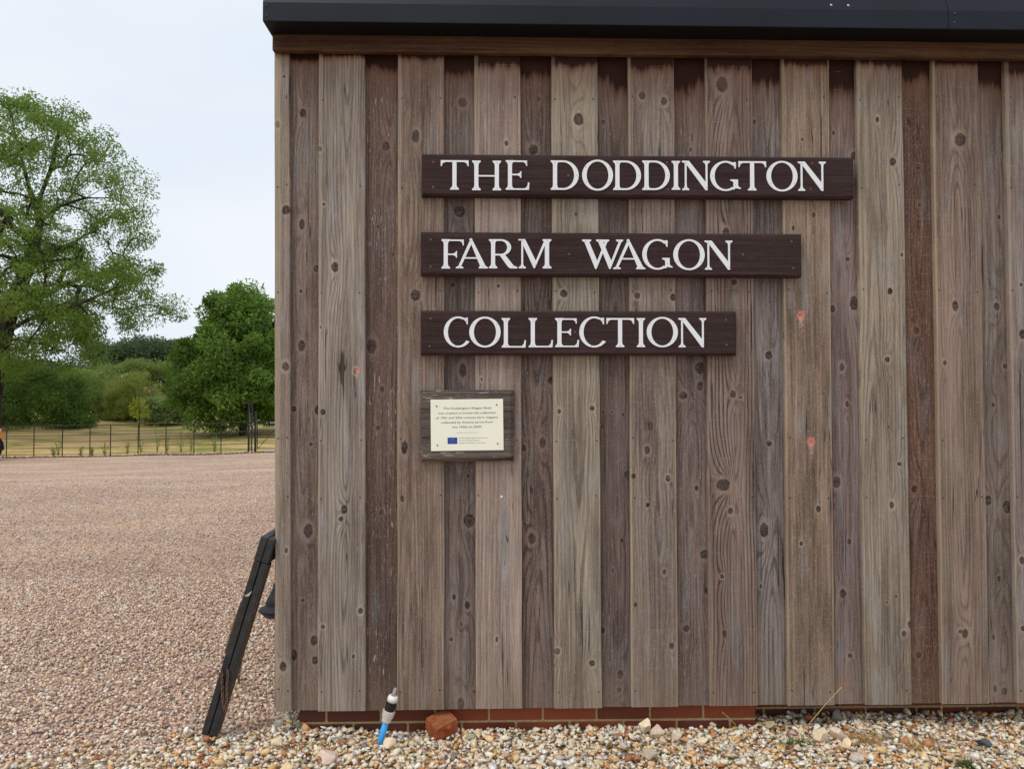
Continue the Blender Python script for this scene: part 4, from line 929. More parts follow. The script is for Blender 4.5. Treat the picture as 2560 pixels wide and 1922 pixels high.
# ------------------------------------------------------------------ folded trestle
ab_m = plain('black board paint', (.030, .030, .030), .55, .35, var=.4, scale=25, bump=.2)
abw_m = plain('worn brown timber', lin(86, 74, 64, 1.1), .8, .2, var=.3, scale=40)
YA = 3.03
foot = onz(509, 1832, -.005); foot = Vector((at(502, 1835, YA).x, YA, at(502, 1835, YA).z)); topc = at(653, 1340, YA)
axA = (topc - foot); LA = axA.length; tilt = atan2(axA.x, axA.z)
abd = empty('folding_trestle', tuple(foot), (0, tilt, 0)); tag(abd, 'folded black wooden trestle with rusty chains leaning against the shed corner', 'trestle')
T1 = .027; WD = 1.06
for s_, (off, nm) in enumerate(((0, 'front_leaf'), (T1 + .004, 'rear_leaf'))):
    lf = empty('leaf_tmp'); bpy.data.objects.remove(lf)
    bm = bmesh.new(); box_into(bm, off - .001, off + T1 + .001, -.001, WD + .001, LA * .878, LA)
    bmesh.ops.bevel(bm, geom=bm.edges[:], offset=.0025, segments=1, affect='EDGES'); bm_obj('top_rail', bm, ab_m, abd)
    for y0_ in (0, WD - .058):
        bm = bmesh.new(); box_into(bm, off, off + T1, y0_, y0_ + .058, 0, LA * .875)
        bmesh.ops.bevel(bm, geom=bm.edges[:], offset=.0025, segments=1, affect='EDGES'); lg_ = bm_obj('leg', bm, ab_m, abd)
        if s_ == 1: bm = bmesh.new(); box_into(bm, off + T1 + .0006, off + T1 + .0018, y0_ + .002, y0_ + .056, .01, LA * .87); bm_obj('worn_face', bm, abw_m, lg_)
    if s_ == 0:
        for q in range(3):
            bm = bmesh.new(); box_into(bm, -.006 - q * .0022, -.0045 - q * .0022, .012, .055, LA * .40, LA * (.66 - q * .03))
            bm_obj('batten', bm, plain('buff ply %d' % q, lin(150, 120, 80), .8), abd)
    bm = bmesh.new(); lathe_into(bm, [(.007, -.02), (.007, .02)], 10, Matrix.Translation((T1 + .002, .12 + .35 * s_, LA + .004)) @ Matrix.Rotation(radians(90), 4, 'X'))
    bm_obj('hinge', bm, plain('rusty hinge %d' % s_, (.06, .05, .045), .5, .4, .5), abd)
# white scuff of torn paper
bm = bmesh.new(); bm.faces.new([bm.verts.new(v_) for v_ in ((.004, -.0015, .70 * LA), (.016, -.0015, .714 * LA), (.030, -.0015, .735 * LA), (.024, -.0015, .705 * LA), (.012, -.0015, .698 * LA))])
bm_obj('torn_paper', bm, plain('torn paper', lin(180, 172, 150), .9), abd)
chain_m = plain('rusty chain', lin(122, 96, 84, 1.1), .7, .3, .5, var=.3, scale=80)
def chain(pts, name, parent, link_len=.017, rad=.0019):
    """separate oval links along a polyline, alternately turned"""
    bm = bmesh.new(); P = [Vector(p_) for p_ in pts]; d = 0; segs = list(zip(P, P[1:])); j = 0
    tot = sum((b2 - a2).length for a2, b2 in segs); nlk = int(tot / (link_len * .72))
    for i in range(nlk):
        s_ = (i + .5) / nlk * tot
        for a2, b2 in segs:
            L_ = (b2 - a2).length
            if s_ <= L_: c_ = a2 + (b2 - a2) * (s_ / L_); dr = (b2 - a2).normalized(); break
            s_ -= L_
        q = dr.to_track_quat('Z', 'Y').to_matrix().to_4x4(); M = Matrix.Translation(c_) @ q @ Matrix.Rotation(radians(90 * (i % 2) + 20), 4, 'Z')
        n1, n2 = 12, 5; ring = []
        for a_ in range(n1):
            th = 2 * pi * a_ / n1; cc = Vector((cos(th) * link_len * .30, 0, sin(th) * link_len * .5)); ou = Vector((cos(th), 0, sin(th)))
            ring.append([bm.verts.new(M @ (cc + ou * cos(2 * pi * b3 / n2) * rad + Vector((0, 1, 0)) * sin(2 * pi * b3 / n2) * rad)) for b3 in range(n2)])
        for a_ in range(n1):
            for b3 in range(n2): bm.faces.new((ring[a_][b3], ring[a_][(b3 + 1) % n2], ring[(a_ + 1) % n1][(b3 + 1) % n2], ring[(a_ + 1) % n1][b3]))
    o = bm_obj(name, bm, chain_m, smooth=True); o.parent = parent
    o.matrix_parent_inverse = (Matrix.Translation(parent.location) @ parent.rotation_euler.to_matrix().to_4x4()).inverted(); return o
yc = YA - .008
chain([at(554, 1674, yc), at(555, 1700, yc), at(556, 1735, yc), at(559, 1765, yc), at(562, 1778, yc + .01)], 'chain', abd)
chain([at(570, 1674, yc), at(568, 1705, yc), at(567, 1735, yc), at(566, 1765, yc), at(563, 1779, yc + .01)], 'chain', abd)
yd = YA + .55
chain([at(605, 1632, yd), at(602, 1660, yd), at(598, 1685, yd), at(597, 1708, yd)], 'chain', abd); chain([at(594, 1655, yd), at(594, 1680, yd), at(597, 1706, yd)], 'chain', abd)

# ------------------------------------------------------------------ hood-shaped thing on the side wall
hd = empty('hanging_hood', (XL - .100, 3.46, .353)); tag(hd, 'dark grey hood shaped cover with blue underside hanging on the shed side', 'cover')
bm = bmesh.new(); lathe_into(bm, [(.085, .035), (.105, .045), (.096, .058), (.070, .073), (.064, .080), (.068, .09), (.060, .112), (.045, .14), (.030, .175), (.024, .21)], 22)
bm_obj('hood', bm, plain('dark grey rubber', (.018, .018, .019), .6, .3, var=.2), hd, smooth=True)
bm = bmesh.new(); lathe_into(bm, [(.045, -.001), (.070, .006), (.090, .030), (.1055, .0445)], 22); bm_obj('underside', bm, plain('navy plastic', (.012, .02, .06), .45, .4), hd, smooth=True)
bm = bmesh.new(); box_into(bm, .01, .098, -.010, .010, .15, .165); bm_obj('bracket', bm, ab_m, hd)
for ch in hd.children:
    if ch.name.split('.')[0] != 'bracket': ch.scale = (.80, .80, .72)

# ================================================================== estate fence, gate
iron_m = plain('black painted iron', (.012, .012, .012), .5, .35, var=.3)
YFN = 28.0
posts_u = [-192, -123, -54, 16.5, 85, 156, 225, 276.5, 345.5, 415, 485, 552.5]
def fp(u): q = at(u, 1100, YFN); return q.x
FX0, FX1 = fp(-260), fp(621)
def fz(x): return float(gz(x, YFN))
HF = 1.16
fence = empty('estate_fence', (FX0, YFN, fz(FX0))); tag(fence, 'black iron estate railing fence between the gravel car park and the dry lawn', 'fence')
def fchild(o, loc): o.parent = fence; o.matrix_parent_inverse = Matrix.Translation(-Vector(fence.location)); o.location = loc; return o
for u in posts_u:
    x_ = fp(u); bm = bmesh.new(); box_into(bm, -.016, .016, -.006, .006, -.1, HF + .015); fchild(bm_obj('post', bm, iron_m), (x_, YFN, fz(x_)))
for i, hh in enumerate((HF, .80, .565, .335, .10)):
    bm = bmesh.new(); n_ = 24
    pts = [(FX0 + (FX1 - FX0) * t / n_, YFN + (.012 if i else 0), fz(FX0 + (FX1 - FX0) * t / n_) + hh) for t in range(n_ + 1)]
    tube_into(bm, [Vector(p_) - Vector((FX0, YFN, 0)) for p_ in pts], .0125 if i == 0 else .011, 6); fchild(bm_obj('rail', bm, iron_m), (FX0, YFN, 0))
# openwork gate pillar with twisted centre and a shut post
xg0, xg1 = fp(621.5), fp(638.5); zg_ = fz(xg0)
pil = empty('gate_pillar', (xg0, YFN, zg_)); tag(pil, 'tall openwork black iron pillar with twisted bars beside the gate', 'pillar')
def bar_into(bm, p0, p1, r_): tube_into(bm, [p0, p1], r_, 6)
for (dx, hh, rr) in ((0, 1.95, .035), ((xg1 - xg0) * .48, 1.93, .020)):
    bm = bmesh.new(); box_into(bm, dx - rr * .8, dx + rr * .8, -rr * .8, rr * .8, -.1, hh); bm_obj('upright', bm, iron_m, pil)
bm = bmesh.new(); box_into(bm, (xg1 - xg0) - .034, (xg1 - xg0) + .034, -.034, .034, -.1, 1.48); bm_obj('gate_post', bm, iron_m, pil)
bm = bmesh.new(); lathe_into(bm, [(.034, 1.48), (.04, 1.50), (.026, 1.54), (.005, 1.56)], 10, Matrix.Translation((xg1 - xg0, 0, 0))); bm_obj('finial', bm, iron_m, pil)
W_ = (xg1 - xg0) * .48
for k in range(2):
    bm = bmesh.new(); tube_into(bm, [(W_ * (.5 + .34 * sin(t * .9 + k * pi)), .05 * cos(t * .9 + k * pi), .75 + t * .04) for t in range(0, 20)], .008, 5)
    bm_obj('twisted_bar', bm, plain('galvanised bar %d' % k, (.22, .23, .24), .4, .4, .5), pil)
for q in (.25, .5, .75):
    bm = bmesh.new(); bar_into(bm, (W_ * q, 0, .08), (W_ * q, 0, .56), .006); bm_obj('baluster', bm, iron_m, pil)
    bm = bmesh.new(); bar_into(bm, (W_ * q, 0, 1.72), (W_ * q, 0, 1.93), .006); bm_obj('baluster', bm, iron_m, pil)
for hh in (.10, .335, .565, .80, 1.16, 1.70, 1.92):
    bm = bmesh.new(); bar_into(bm, (0, .001, hh), ((xg1 - xg0) if hh < 1.2 else W_, .001, hh), .010); bm_obj('cross_bar', bm, iron_m, pil)
xh0, xh1 = fp(644.5), fp(700)
gate = empty('field_gate', (xh0, YFN - .05, fz(xh0))); tag(gate, 'black iron field gate with diagonal brace beside the openwork pillar', 'gate')
bm = bmesh.new(); bar_into(bm, (0, 0, .12), (0, 0, 1.16), .016); bm_obj('stile', bm, iron_m, gate)
bm = bmesh.new(); bar_into(bm, (xh1 - xh0, 0, .12), (xh1 - xh0, 0, 1.16), .016); bm_obj('stile', bm, iron_m, gate)
for hh in (.14, .34, .57, .83, 1.15):
    bm = bmesh.new(); bar_into(bm, (.0, .002, hh), (xh1 - xh0, .002, hh), .011); bm_obj('bar', bm, iron_m, gate)
bm = bmesh.new(); bar_into(bm, (.03, -.012, .15), (xh1 - xh0 - .02, -.012, 1.05), .011); bm_obj('brace', bm, iron_m, gate)
bm = bmesh.new(); bar_into(bm, (0, 0, .83), (xg1 - xh0 + .03, 0, .62), .012); bm_obj('latch', bm, iron_m, gate)
psg = empty('gate_sign', (fp(676), YFN - .075, fz(xh0) + 1.0)); tag(psg, 'small black notice with white lettering hung on the field gate', 'sign')
bm = bmesh.new(); box_into(bm, 0, .36, 0, .008, 0, .155); bm_obj('panel', bm, plain('black notice', (.012, .014, .02), .5), psg)
text_mesh('lettering', 'PRIVATE', .02, .34, .085, .07, plain('white lettering', (.7, .7, .7), .5), psg, y=-.003)

# ================================================================== foliage
def leaf_mat(name, c0, c1, trans=.35):
    g = G(name); a = g.nt.nodes.new('ShaderNodeAttribute'); a.attribute_name = 'tint'
    rr, _, _ = g.sep(a.outputs['Color'])
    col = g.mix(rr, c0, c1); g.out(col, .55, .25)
    tr = g.nt.nodes.new('ShaderNodeBsdfTranslucent'); ms = g.nt.nodes.new('ShaderNodeMixShader'); ms.inputs[0].default_value = trans
    tcol = g.mix(.5, col, tuple(min(1, v * 1.5) for v in c1)); g.nt.links.new(tcol, tr.inputs['Color'])
    outn = g.nt.nodes['Material Output']
    g.nt.links.new(g.bsdf.outputs[0], ms.inputs[1]); g.nt.links.new(tr.outputs[0], ms.inputs[2]); g.nt.links.new(ms.outputs[0], outn.inputs['Surface'])
    return g.mat
def leaves(name, pos, axis, length, width, mat, parent, r, tint=None):
    """two-facet folded leaves: pos = stalk point, axis = direction of leaf"""
    n = len(pos); axis = axis / np.linalg.norm(axis, axis=1)[:, None]
    rv = r.normal(size=(n, 3)); rv[:, 2] *= .6
    side = np.cross(axis, rv); side /= np.linalg.norm(side, axis=1)[:, None] + 1e-9; nor = np.cross(side, axis)
    L = (length * r.uniform(.65, 1.25, n))[:, None]; Wd = (width * r.uniform(.7, 1.25, n))[:, None]
    base = pos; tip = pos + axis * L - nor * L * .12; mid = pos + axis * L * .5
    a = mid + side * Wd * .5 + nor * Wd * .18; b_ = mid - side * Wd * .5 + nor * Wd * .18
    V = np.stack([base, a, tip, b_], 1).reshape(-1, 3); i0 = np.arange(n) * 4
    F = np.concatenate([np.stack([i0, i0 + 1, i0 + 2], 1), np.stack([i0, i0 + 2, i0 + 3], 1)])
    t = r.uniform(0, 1, n) if tint is None else np.clip(tint + r.normal(0, .22, n), 0, 1)
    cols = np.repeat(np.stack([t, t, t], 1), 4, 0)
    return big_mesh(name, V, F, cols, mat, parent=parent)
def skeleton(base, stems, clumps, r0, r, sag=.0):
    """join clump centres to the nearest wood, outwards from the base; pipe-model radii"""
    P = []; par = []
    for st in stems:
        prev = -1
        for k, p_ in enumerate(st):
            if k == 0 and len(P):
                d = [np.linalg.norm(np.array(p_) - q) for q in P]; prev = int(np.argmin(d))
                if min(d) < .05: continue
            P.append(np.array(p_, float)); par.append(prev); prev = len(P) - 1
    tips = []
    order = np.argsort(np.linalg.norm(clumps - np.array(stems[0][-1]), axis=1))
    for ci in order:
        c_ = clumps[ci]; A = np.array(P); d = np.linalg.norm(A - c_, axis=1) + .25 * np.maximum(0, A[:, 2] - c_[2])
        j = int(np.argmin(d)); L = np.linalg.norm(A[j] - c_); ns = max(2, int(L / .55)); prev = j; st = A[j]
        for k in range(1, ns + 1):
            t = k / ns; q = st + (c_ - st) * t + r.normal(0, .05 * L * (1 if k < ns else 0), 3) * .7; q[2] += .10 * L * sin(pi * t) - sag * L * t * t
            P.append(q); par.append(prev); prev = len(P) - 1
        tips.append(prev)
    n = len(P); cnt = np.zeros(n)
    for t in tips: cnt[t] += 1
    for i in range(n - 1, -1, -1):
        if cnt[i] == 0: cnt[i] = .5
        if par[i] >= 0: cnt[par[i]] += cnt[i]
    return np.array(P), par, r0 * cnt ** .5
def wood_mesh(name, P, par, rad, mat, parent, sides=5):
    Vs = []; Fs = []; base = 0
    for i, j in enumerate(par):
        if j < 0: continue
        a, b_ = P[j], P[i]; t = b_ - a; L = np.linalg.norm(t)
        if L < 1e-5: continue
        t /= L; u = np.cross(t, [0, 0, 1.0] if abs(t[2]) < .9 else [1.0, 0, 0]); u /= np.linalg.norm(u); v = np.cross(t, u)
        ra, rb = min(rad[j], rad[i] * 1.35), rad[i]
        n = sides if rb > .03 else 3
        an = np.arange(n) * 2 * pi / n
        ring = np.cos(an)[:, None] * u + np.sin(an)[:, None] * v
        Vs.append(a + ring * ra); Vs.append(b_ + ring * rb)
        for k in range(n):
            Fs.append((base + k, base + (k + 1) % n, base + n + (k + 1) % n)); Fs.append((base + k, base + n + (k + 1) % n, base + n + k))
        base += 2 * n
    return big_mesh(name, np.concatenate(Vs), np.array(Fs), None, mat, smooth=True, parent=parent)
g = G('bark'); n = g.noise(g.vmul(g.tc.outputs['Object'], (9, 9, 2)), 1.0, 4.0, .6); g.bump(n, .8, .03)
bark_m = g.out(g.mix(n.ss(.3, .7), (.030, .025, .020), (.085, .072, .058)), .9, .1)
def clump_leaves(cl, rad, per, r, up=.0, droop=.6):
    n = len(cl); idx = np.repeat(np.arange(n), per); m = len(idx)
    d = r.normal(size=(m, 3)); d /= np.linalg.norm(d, axis=1)[:, None]; rr = r.uniform(0, 1, m) ** .45
    off = d * rr[:, None] * rad[idx][:, None] * np.array([1, 1, .72])
    pos = cl[idx] + off
    ax = d * .8 + r.normal(0, .55, (m, 3)); ax[:, 2] -= droop
    return pos, ax, idx, rr
def tree(name, label, cat, base, stems, clumps, rads, per, leaf, width, mat, r, r0=.012, droop=.6, sag=.1, group=None, crown='crown', trunk='trunk', twigs=True):
    root = empty(name, tuple(base)); tag(root, label, cat, group)
    P, par, rad = skeleton(base, stems, clumps, r0, r, sag)
    b_ = np.array(base)
    wood_mesh(trunk, P - b_, par, rad, bark_m, root)
    pos, ax, idx, rr = clump_leaves(clumps, rads, per, r, droop=droop)
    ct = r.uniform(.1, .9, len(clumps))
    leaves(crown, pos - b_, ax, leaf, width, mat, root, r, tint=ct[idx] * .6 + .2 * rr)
    return root
def table(tab, v): vs = [t[0] for t in tab]; return np.interp(v, vs, [t[1] for t in tab])
def crown_clumps(axis_u, tab, v0, v1, Y, n, r, inner=.0, depth=.85, lo=None):
    """clump centres filling a round crown whose half-width (photo px) at each height is given by tab"""
    out = []; k = Y / FPX
    while len(out) < n:
        v = r.uniform(v0, v1); R = table(tab, v)
        if r.uniform(0, 1) > R / max(t[1] for t in tab): continue
        a = r.uniform(0, 2 * pi); q = R * sqrt(r.uniform(inner, 1))
        c_ = at(axis_u, v, Y); out.append((c_.x + q * cos(a) * k, Y + q * sin(a) * k * depth, c_.z))
    return np.array(out)

# the big walnut on the left
r = np.random.default_rng(21); YT = 34.0
walnut_m = leaf_mat('walnut leaf', (.085, .150, .024), (.235, .345, .064), .5)
tabW = [(232, 30), (262, 95), (292, 200), (330, 240), (375, 310), (430, 335), (500, 365), (545, 360), (580, 300), (610, 295), (650, 375), (690, 405), (740, 400), (790, 385), (825, 335), (850, 260), (890, 215), (930, 150)]
tabW = [(v_ + 4, max(12, w_ - 14)) for v_, w_ in tabW]
cl = np.concatenate([crown_clumps(42, tabW, 250, 930, YT, 500, r), np.array([tuple(at(u_, v_, YT + r.uniform(-3, 3))) for u_, v_ in zip(r.uniform(60, 330, 70), r.uniform(640, 860, 70)) if u_ - 42 < np.interp(v_, [t[0] for t in tabW], [t[1] for t in tabW])])])
ub = lambda u, v, dy=0: tuple(at(u, v, YT + dy))
bz_ = float(gz(at(-22, 1060, YT).x, YT))
tb = (at(-22, 1060, YT).x, YT, bz_)
stems = [[tb, ub(-16, 980), ub(-6, 900), ub(12, 830), ub(30, 760), ub(60, 690), ub(88, 610), ub(98, 560)],
         [ub(98, 560), ub(118, 540), ub(150, 515), ub(185, 480), ub(235, 430), ub(290, 395)], [ub(98, 560), ub(92, 520), ub(105, 480), ub(125, 430), ub(140, 370), ub(150, 310)],
         [ub(92, 520), ub(75, 480), ub(60, 420), ub(40, 350), ub(28, 280)], [ub(60, 690), ub(95, 650, 1), ub(140, 625, 1.5), ub(190, 610, 2)], [ub(12, 830), ub(70, 800, -1), ub(130, 780, -1.5), ub(200, 760, -2), ub(290, 720, -2)],
         [ub(150, 515), ub(215, 495, -1), ub(280, 495, -1.5), ub(345, 530, -1.5)], [ub(30, 760), ub(-30, 700, 1), ub(-120, 640, 2), ub(-220, 600, 2)], [ub(88, 610), ub(20, 560, -1), ub(-60, 480, -2), ub(-150, 420, -2)],
         [ub(30, 760), ub(110, 735, 2), ub(220, 690, 3), ub(330, 665, 3), ub(375, 650, 3)]]
tree('walnut_tree', 'tall spreading tree with airy drooping foliage at the left edge', 'tree', tb, stems, cl, r.uniform(.35, .85, len(cl)), 155, .15, .062, walnut_m, r, r0=.015, droop=.75)

# the dense tree beside the gate
r = np.random.default_rng(22); YT2 = 36.0
dense_m = leaf_mat('glossy leaf', (.066, .135, .022), (.215, .345, .060), .45)
tabD = [(684, 12), (705, 45), (745, 100), (800, 110), (815, 140), (830, 170), (870, 175), (954, 200), (1000, 190), (1016, 165), (1045, 110)]
tabD = [(v_ + (16 if v_ < 900 else 0), max(8, w_ - 26)) for v_, w_ in tabD[:-1]] + [(1045, 120)]
cl = crown_clumps(607, tabD, 704, 1044, YT2, 290, r, inner=.12); cl += r.normal(0, .26, cl.shape)
b2_ = at(607, 1050, YT2); tb2 = (b2_.x, YT2, float(gz(b2_.x, YT2)))
c2 = lambda u, v, dy=0: tuple(at(u, v, YT2 + dy))
stems = [[tb2, c2(607, 1010), c2(603, 960), c2(606, 900), c2(604, 820), c2(607, 740)], [c2(603, 960), c2(560, 900), c2(520, 860)], [c2(606, 900), c2(650, 850), c2(690, 820)], [c2(607, 1010), c2(560, 980, -1), c2(500, 960, -1.5)]]
tree('broadleaf_tree', 'dense dark green rounded tree with foliage almost to the ground beside the gate', 'tree', tb2, stems, cl, r.uniform(.28, .90, len(cl)), 230, .20, .10, dense_m, r, droop=.35)

def shrub(name, label, cat, u0, u1, vtop, vbot, Y, n, per, leaf, width, mat, seed, lump=.5, droop=.1, group=None, top=None, crown='foliage', depth=.8):
    """bush filling a photo box at depth Y; top = optional outline [(u, v)]"""
    r = np.random.default_rng(seed); k = Y / FPX; out = []
    um = (u0 + u1) / 2; hw = (u1 - u0) / 2
    while len(out) < n:
        u = r.uniform(u0, u1); e = sqrt(max(0, 1 - ((u - um) / hw) ** 2))
        vt = np.interp(u, [t[0] for t in top], [t[1] for t in top]) if top else vbot - (vbot - vtop) * (.35 + .65 * e)
        v = r.uniform(vt + lump / k * .6, max(vt + lump / k * .6 + 2, vbot - 2)); dy = r.uniform(-1, 1) * hw * k * depth * max(.3, e)
        c_ = at(u, v, Y); out.append((c_.x, Y + np.clip(dy, -3.5, 3.5), c_.z))
    cl = np.array(out); b_ = at(um, vbot, Y); base = (b_.x, Y, float(gz(b_.x, Y)))
    st = [[base, tuple(at(um, vbot - (vbot - vtop) * .35, Y))]]
    return tree(name, label, cat, base, st, cl, r.uniform(.75, 1.25, n) * lump, per, leaf, width, mat, r, r0=.008, droop=droop, sag=.0, group=group, crown=crown, trunk='stem')
m_dark = leaf_mat('dark shrub leaf', (.075, .135, .026), (.20, .31, .062), .45)
m_mid = leaf_mat('hedge leaf', (.115, .175, .042), (.270, .350, .090), .45)
m_olive = leaf_mat('olive shrub leaf', (.16, .20, .040), (.36, .41, .09), .45)
m_grey = leaf_mat('grey green leaf', (.20, .27, .11), (.38, .47, .19), .4)
m_far = leaf_mat('far tree leaf', (.055, .092, .042), (.130, .185, .080), .3)
m_yel = leaf_mat('yellow green leaf', (.24, .31, .03), (.46, .52, .07), .45)
BG = 'shrubs and trees behind the lawn'
shrub('dark_shrub', 'large dark green shrub under the tall tree behind the fence', 'shrub', -190, 205, 880, 1066, 40.0, 190, 210, .17, .085, m_dark, 31, .62, .2, BG, top=[(-190, 860), (0, 895), (60, 905), (130, 905), (175, 925), (205, 1010)])
shrub('mixed_shrub', 'textured olive green shrub mass right of the dark shrub', 'shrub', 165, 345, 905, 1052, 46.0, 120, 230, .12, .055, m_mid, 32, .55, .0, BG, top=[(165, 915), (210, 915), (235, 925), (275, 945), (310, 960), (345, 1000)])
shrub('conifer_shrub', 'yellowish olive feathery shrub in the middle of the garden border', 'shrub', 275, 402, 922, 1044, 44.5, 90, 230, .10, .035, m_olive, 33, .42, -.4, BG, top=[(275, 965), (295, 935), (318, 930), (340, 922), (365, 930), (385, 955), (402, 985)])
shrub('clipped_hedge', 'long mid green hedge with flat top behind the feathery shrub', 'hedge', 190, 520, 892, 1010, 54.0, 190, 200, .15, .075, m_mid, 34, .62, .0, BG, top=[(190, 930), (250, 915), (290, 900), (335, 897), (400, 900), (520, 900)], depth=.3)
shrub('far_tree', 'dark distant tree with layered crown above the hedge', 'tree', 292, 475, 832, 925, 85.0, 130, 190, .30, .16, m_far, 35, 1.1, .0, BG, top=[(292, 885), (310, 850), (345, 838), (380, 832), (400, 836), (420, 842), (475, 850)])
shrub('hazy_tree', 'thin pale distant tree seen under the tall tree crown', 'tree', 212, 305, 848, 930, 95.0, 40, 130, .30, .15, m_far, 36, 1.1, .0, BG)
shrub('back_hedge', 'low dark distant tree line at the far left behind the dark shrub', 'tree', -250, 240, 893, 965, 75.0, 130, 190, .28, .15, m_far, 37, 1.0, .0, BG, top=[(-250, 880), (0, 905), (120, 900), (240, 912)], depth=.3)
shrub('cardoon_plant', 'silvery grey green leafy plant beside the dense tree', 'plant', 372, 470, 985, 1046, 43.0, 60, 150, .26, .07, m_grey, 38, .32, .1, BG, top=[(372, 1000), (395, 988), (420, 1000), (445, 1012), (470, 1022)])
shrub('side_shrub', 'dark shrub filling the gap right of the dense tree by the shed', 'shrub', 600, 840, 900, 1046, 48.0, 110, 200, .18, .09, m_dark, 39, .7, .1, BG)
# young yellow-green tree on the lawn
r = np.random.default_rng(41); Ys = 33.5
cl = np.array([tuple(at(u, v, Ys + r.uniform(-.3, .3))) for u, v in ((330, 1018), (338, 1005), (347, 998), (352, 1010), (342, 1020), (362, 1016), (369, 1022), (335, 1032), (350, 1030), (360, 1034), (345, 1040), (366, 1036))])
b_ = at(349, 1060, Ys); base = (b_.x, Ys, float(gz(b_.x, Ys)))
tree('young_tree', 'small yellow green sapling on the lawn in front of the border', 'tree', base, [[base, tuple(at(349, 1045, Ys)), tuple(at(348, 1025, Ys)), tuple(at(347, 1003, Ys))]], cl, np.full(len(cl), .17), 26, .12, .05, m_yel, r, r0=.006, droop=.2, sag=0)
# flower heads of the cardoon
fl_m = plain('purple thistle flower', lin(150, 110, 190), .8); bm0 = None
for i, (u, v) in enumerate(((384, 978), (362, 975), (374, 983))):
    p = at(u, v, 42.5); fo = empty('thistle', (p.x, 42.5, float(gz(p.x, 42.5)))); tag(fo, ('purple thistle flower on a tall stalk above the silvery plant', 'leftmost pale thistle head on a tall stalk by the feathery shrub', 'middle thistle head between the other two on its stalk')[i], 'flower')
    hh = p.z - fo.location.z
    bm = bmesh.new(); tube_into(bm, [(0, 0, 0), (.02, 0, hh * .5), (0, 0, hh)], .012, 5); bm_obj('stalk', bm, m_grey, fo)
    bm = bmesh.new(); lathe_into(bm, [(.02, hh), (.07, hh + .03), (.06, hh + .08), (.085, hh + .13), (.03, hh + .15)], 10); bm_obj('flower_head', bm, fl_m if i == 0 else plain('faded thistle %d' % i, lin(196, 150, 110), .8), fo)
# spindly weeds along the fence
weed_m = leaf_mat('weed leaf', (.17, .23, .06), (.34, .41, .13), .45)
WE = [(146, 1068, 18, 58), (262, 1106, 20, 36), (318, 1098, 26, 42), (352, 1090, 22, 60), (392, 1070, 28, 78), (418, 1080, 26, 66), (452, 1075, 24, 66), (478, 1066, 32, 74), (537, 1085, 22, 48), (230, 1066, 12, 26), (200, 1105, 18, 24), (134, 1110, 14, 22)]
for i, (u, v, wpx, hpx) in enumerate(WE):
    r = np.random.default_rng(60 + i); Yw = YFN + .25 + .15 * (i % 3); k = Yw / FPX; b_ = at(u, v + hpx, Yw); base = np.array([b_.x, Yw, float(gz(b_.x, Yw))])
    H = hpx * k; wd = wpx * k / 2
    pos_n = ['leftmost', 'second', 'third', 'fourth', 'tall', 'bushy', 'slanting', 'tallest', 'rightmost', 'small', 'low', 'tiny']
    lab = {0: 'wispy weed right of the car by the second fence bay', 1: 'low green weed at the foot of the middle fence bays', 2: 'small leafy weed just left of the fence post below the sapling', 3: 'thin weed leaning over beside the post below the sapling', 4: 'tall bushy weed growing through the fence below the silvery plant',
           5: 'leafy weed touching the fence post right of the tall bushy weed', 6: 'slanting thin weed in the bay left of the broadest weed', 7: 'broadest leafy weed against the third fence post from the gate', 8: 'short weed in the fence bay nearest the gate pillar', 9: 'small weed sprout high in a left hand fence bay', 10: 'low sprout at the fence foot left of the middle', 11: 'tiny sprout low in the second fence bay from the left'}[i]
    root = empty('weed', tuple(base)); tag(root, lab, 'weed', 'weeds along the fence')
    bm = bmesh.new(); pos = []; ax = []
    for s_ in range(5):
        tip = np.array([r.uniform(-1, 1) * wd, r.uniform(-.15, .15), H * r.uniform(.6, 1.0)]); pts = [tip * t * np.array([t ** .5, 1, 1]) for t in (0.001, .35, .7, 1)]
        tube_into(bm, [tuple(p_) for p_ in pts], [.004, .0035, .003, .002], 4)
        for t in np.linspace(.15, 1, 14): pos.append(tip * np.array([t ** 1.5, t, t])); d = r.normal(0, 1, 3); d[2] = abs(d[2]) * .6; ax.append(d)
    bm_obj('stem', bm, weed_m, root); leaves('foliage', np.repeat(np.array(pos), 2, 0), np.repeat(np.array(ax), 2, 0) + r.normal(0, .6, (len(ax) * 2, 3)), .075, .022, weed_m, root, r)
# rubble strip at the fence foot
r = np.random.default_rng(71); n_ = 2600; px_ = r.uniform(FX0, FX1 + .6, n_); py_ = YFN - .05 + r.normal(0, .16, n_)
sz = np.clip(r.lognormal(math.log(.028), .45, n_), .012, .085); pz_ = gz(px_, py_) + sz * .2
cols = palette([(150, 128, 112), (120, 100, 88), (214, 200, 184), (232, 224, 212), (98, 82, 74), (160, 110, 86)], [10, 10, 4, 3, 8, 3], n_, r)
V_, F_, C_ = scatter(tA, np.stack([px_, py_, pz_], 1), sz, cols, r, .5)
tag(big_mesh('fence_rubble', V_, F_, C_, stone_m), 'strip of pale rubble and soil along the foot of the fence', 'rubble', kind='stuff')
sm_ = plain('bare soil', lin(120, 96, 80), .95, .1, var=.3, scale=12)
xs_ = np.linspace(FX0, FX1 + 1, 60); ys_ = np.array([YFN - .32, YFN, YFN + .34]); sheet('soil_strip', xs_, ys_, .006, sm_)
# paved path beyond the gate
xs_ = np.linspace(fp(648), fp(760), 12); ys_ = np.linspace(YFN + .36, YFN + 1.7, 4); sheet('path', xs_, ys_, .010, plain('grey path', lin(176, 164, 150), .9, .1, var=.15, scale=6))

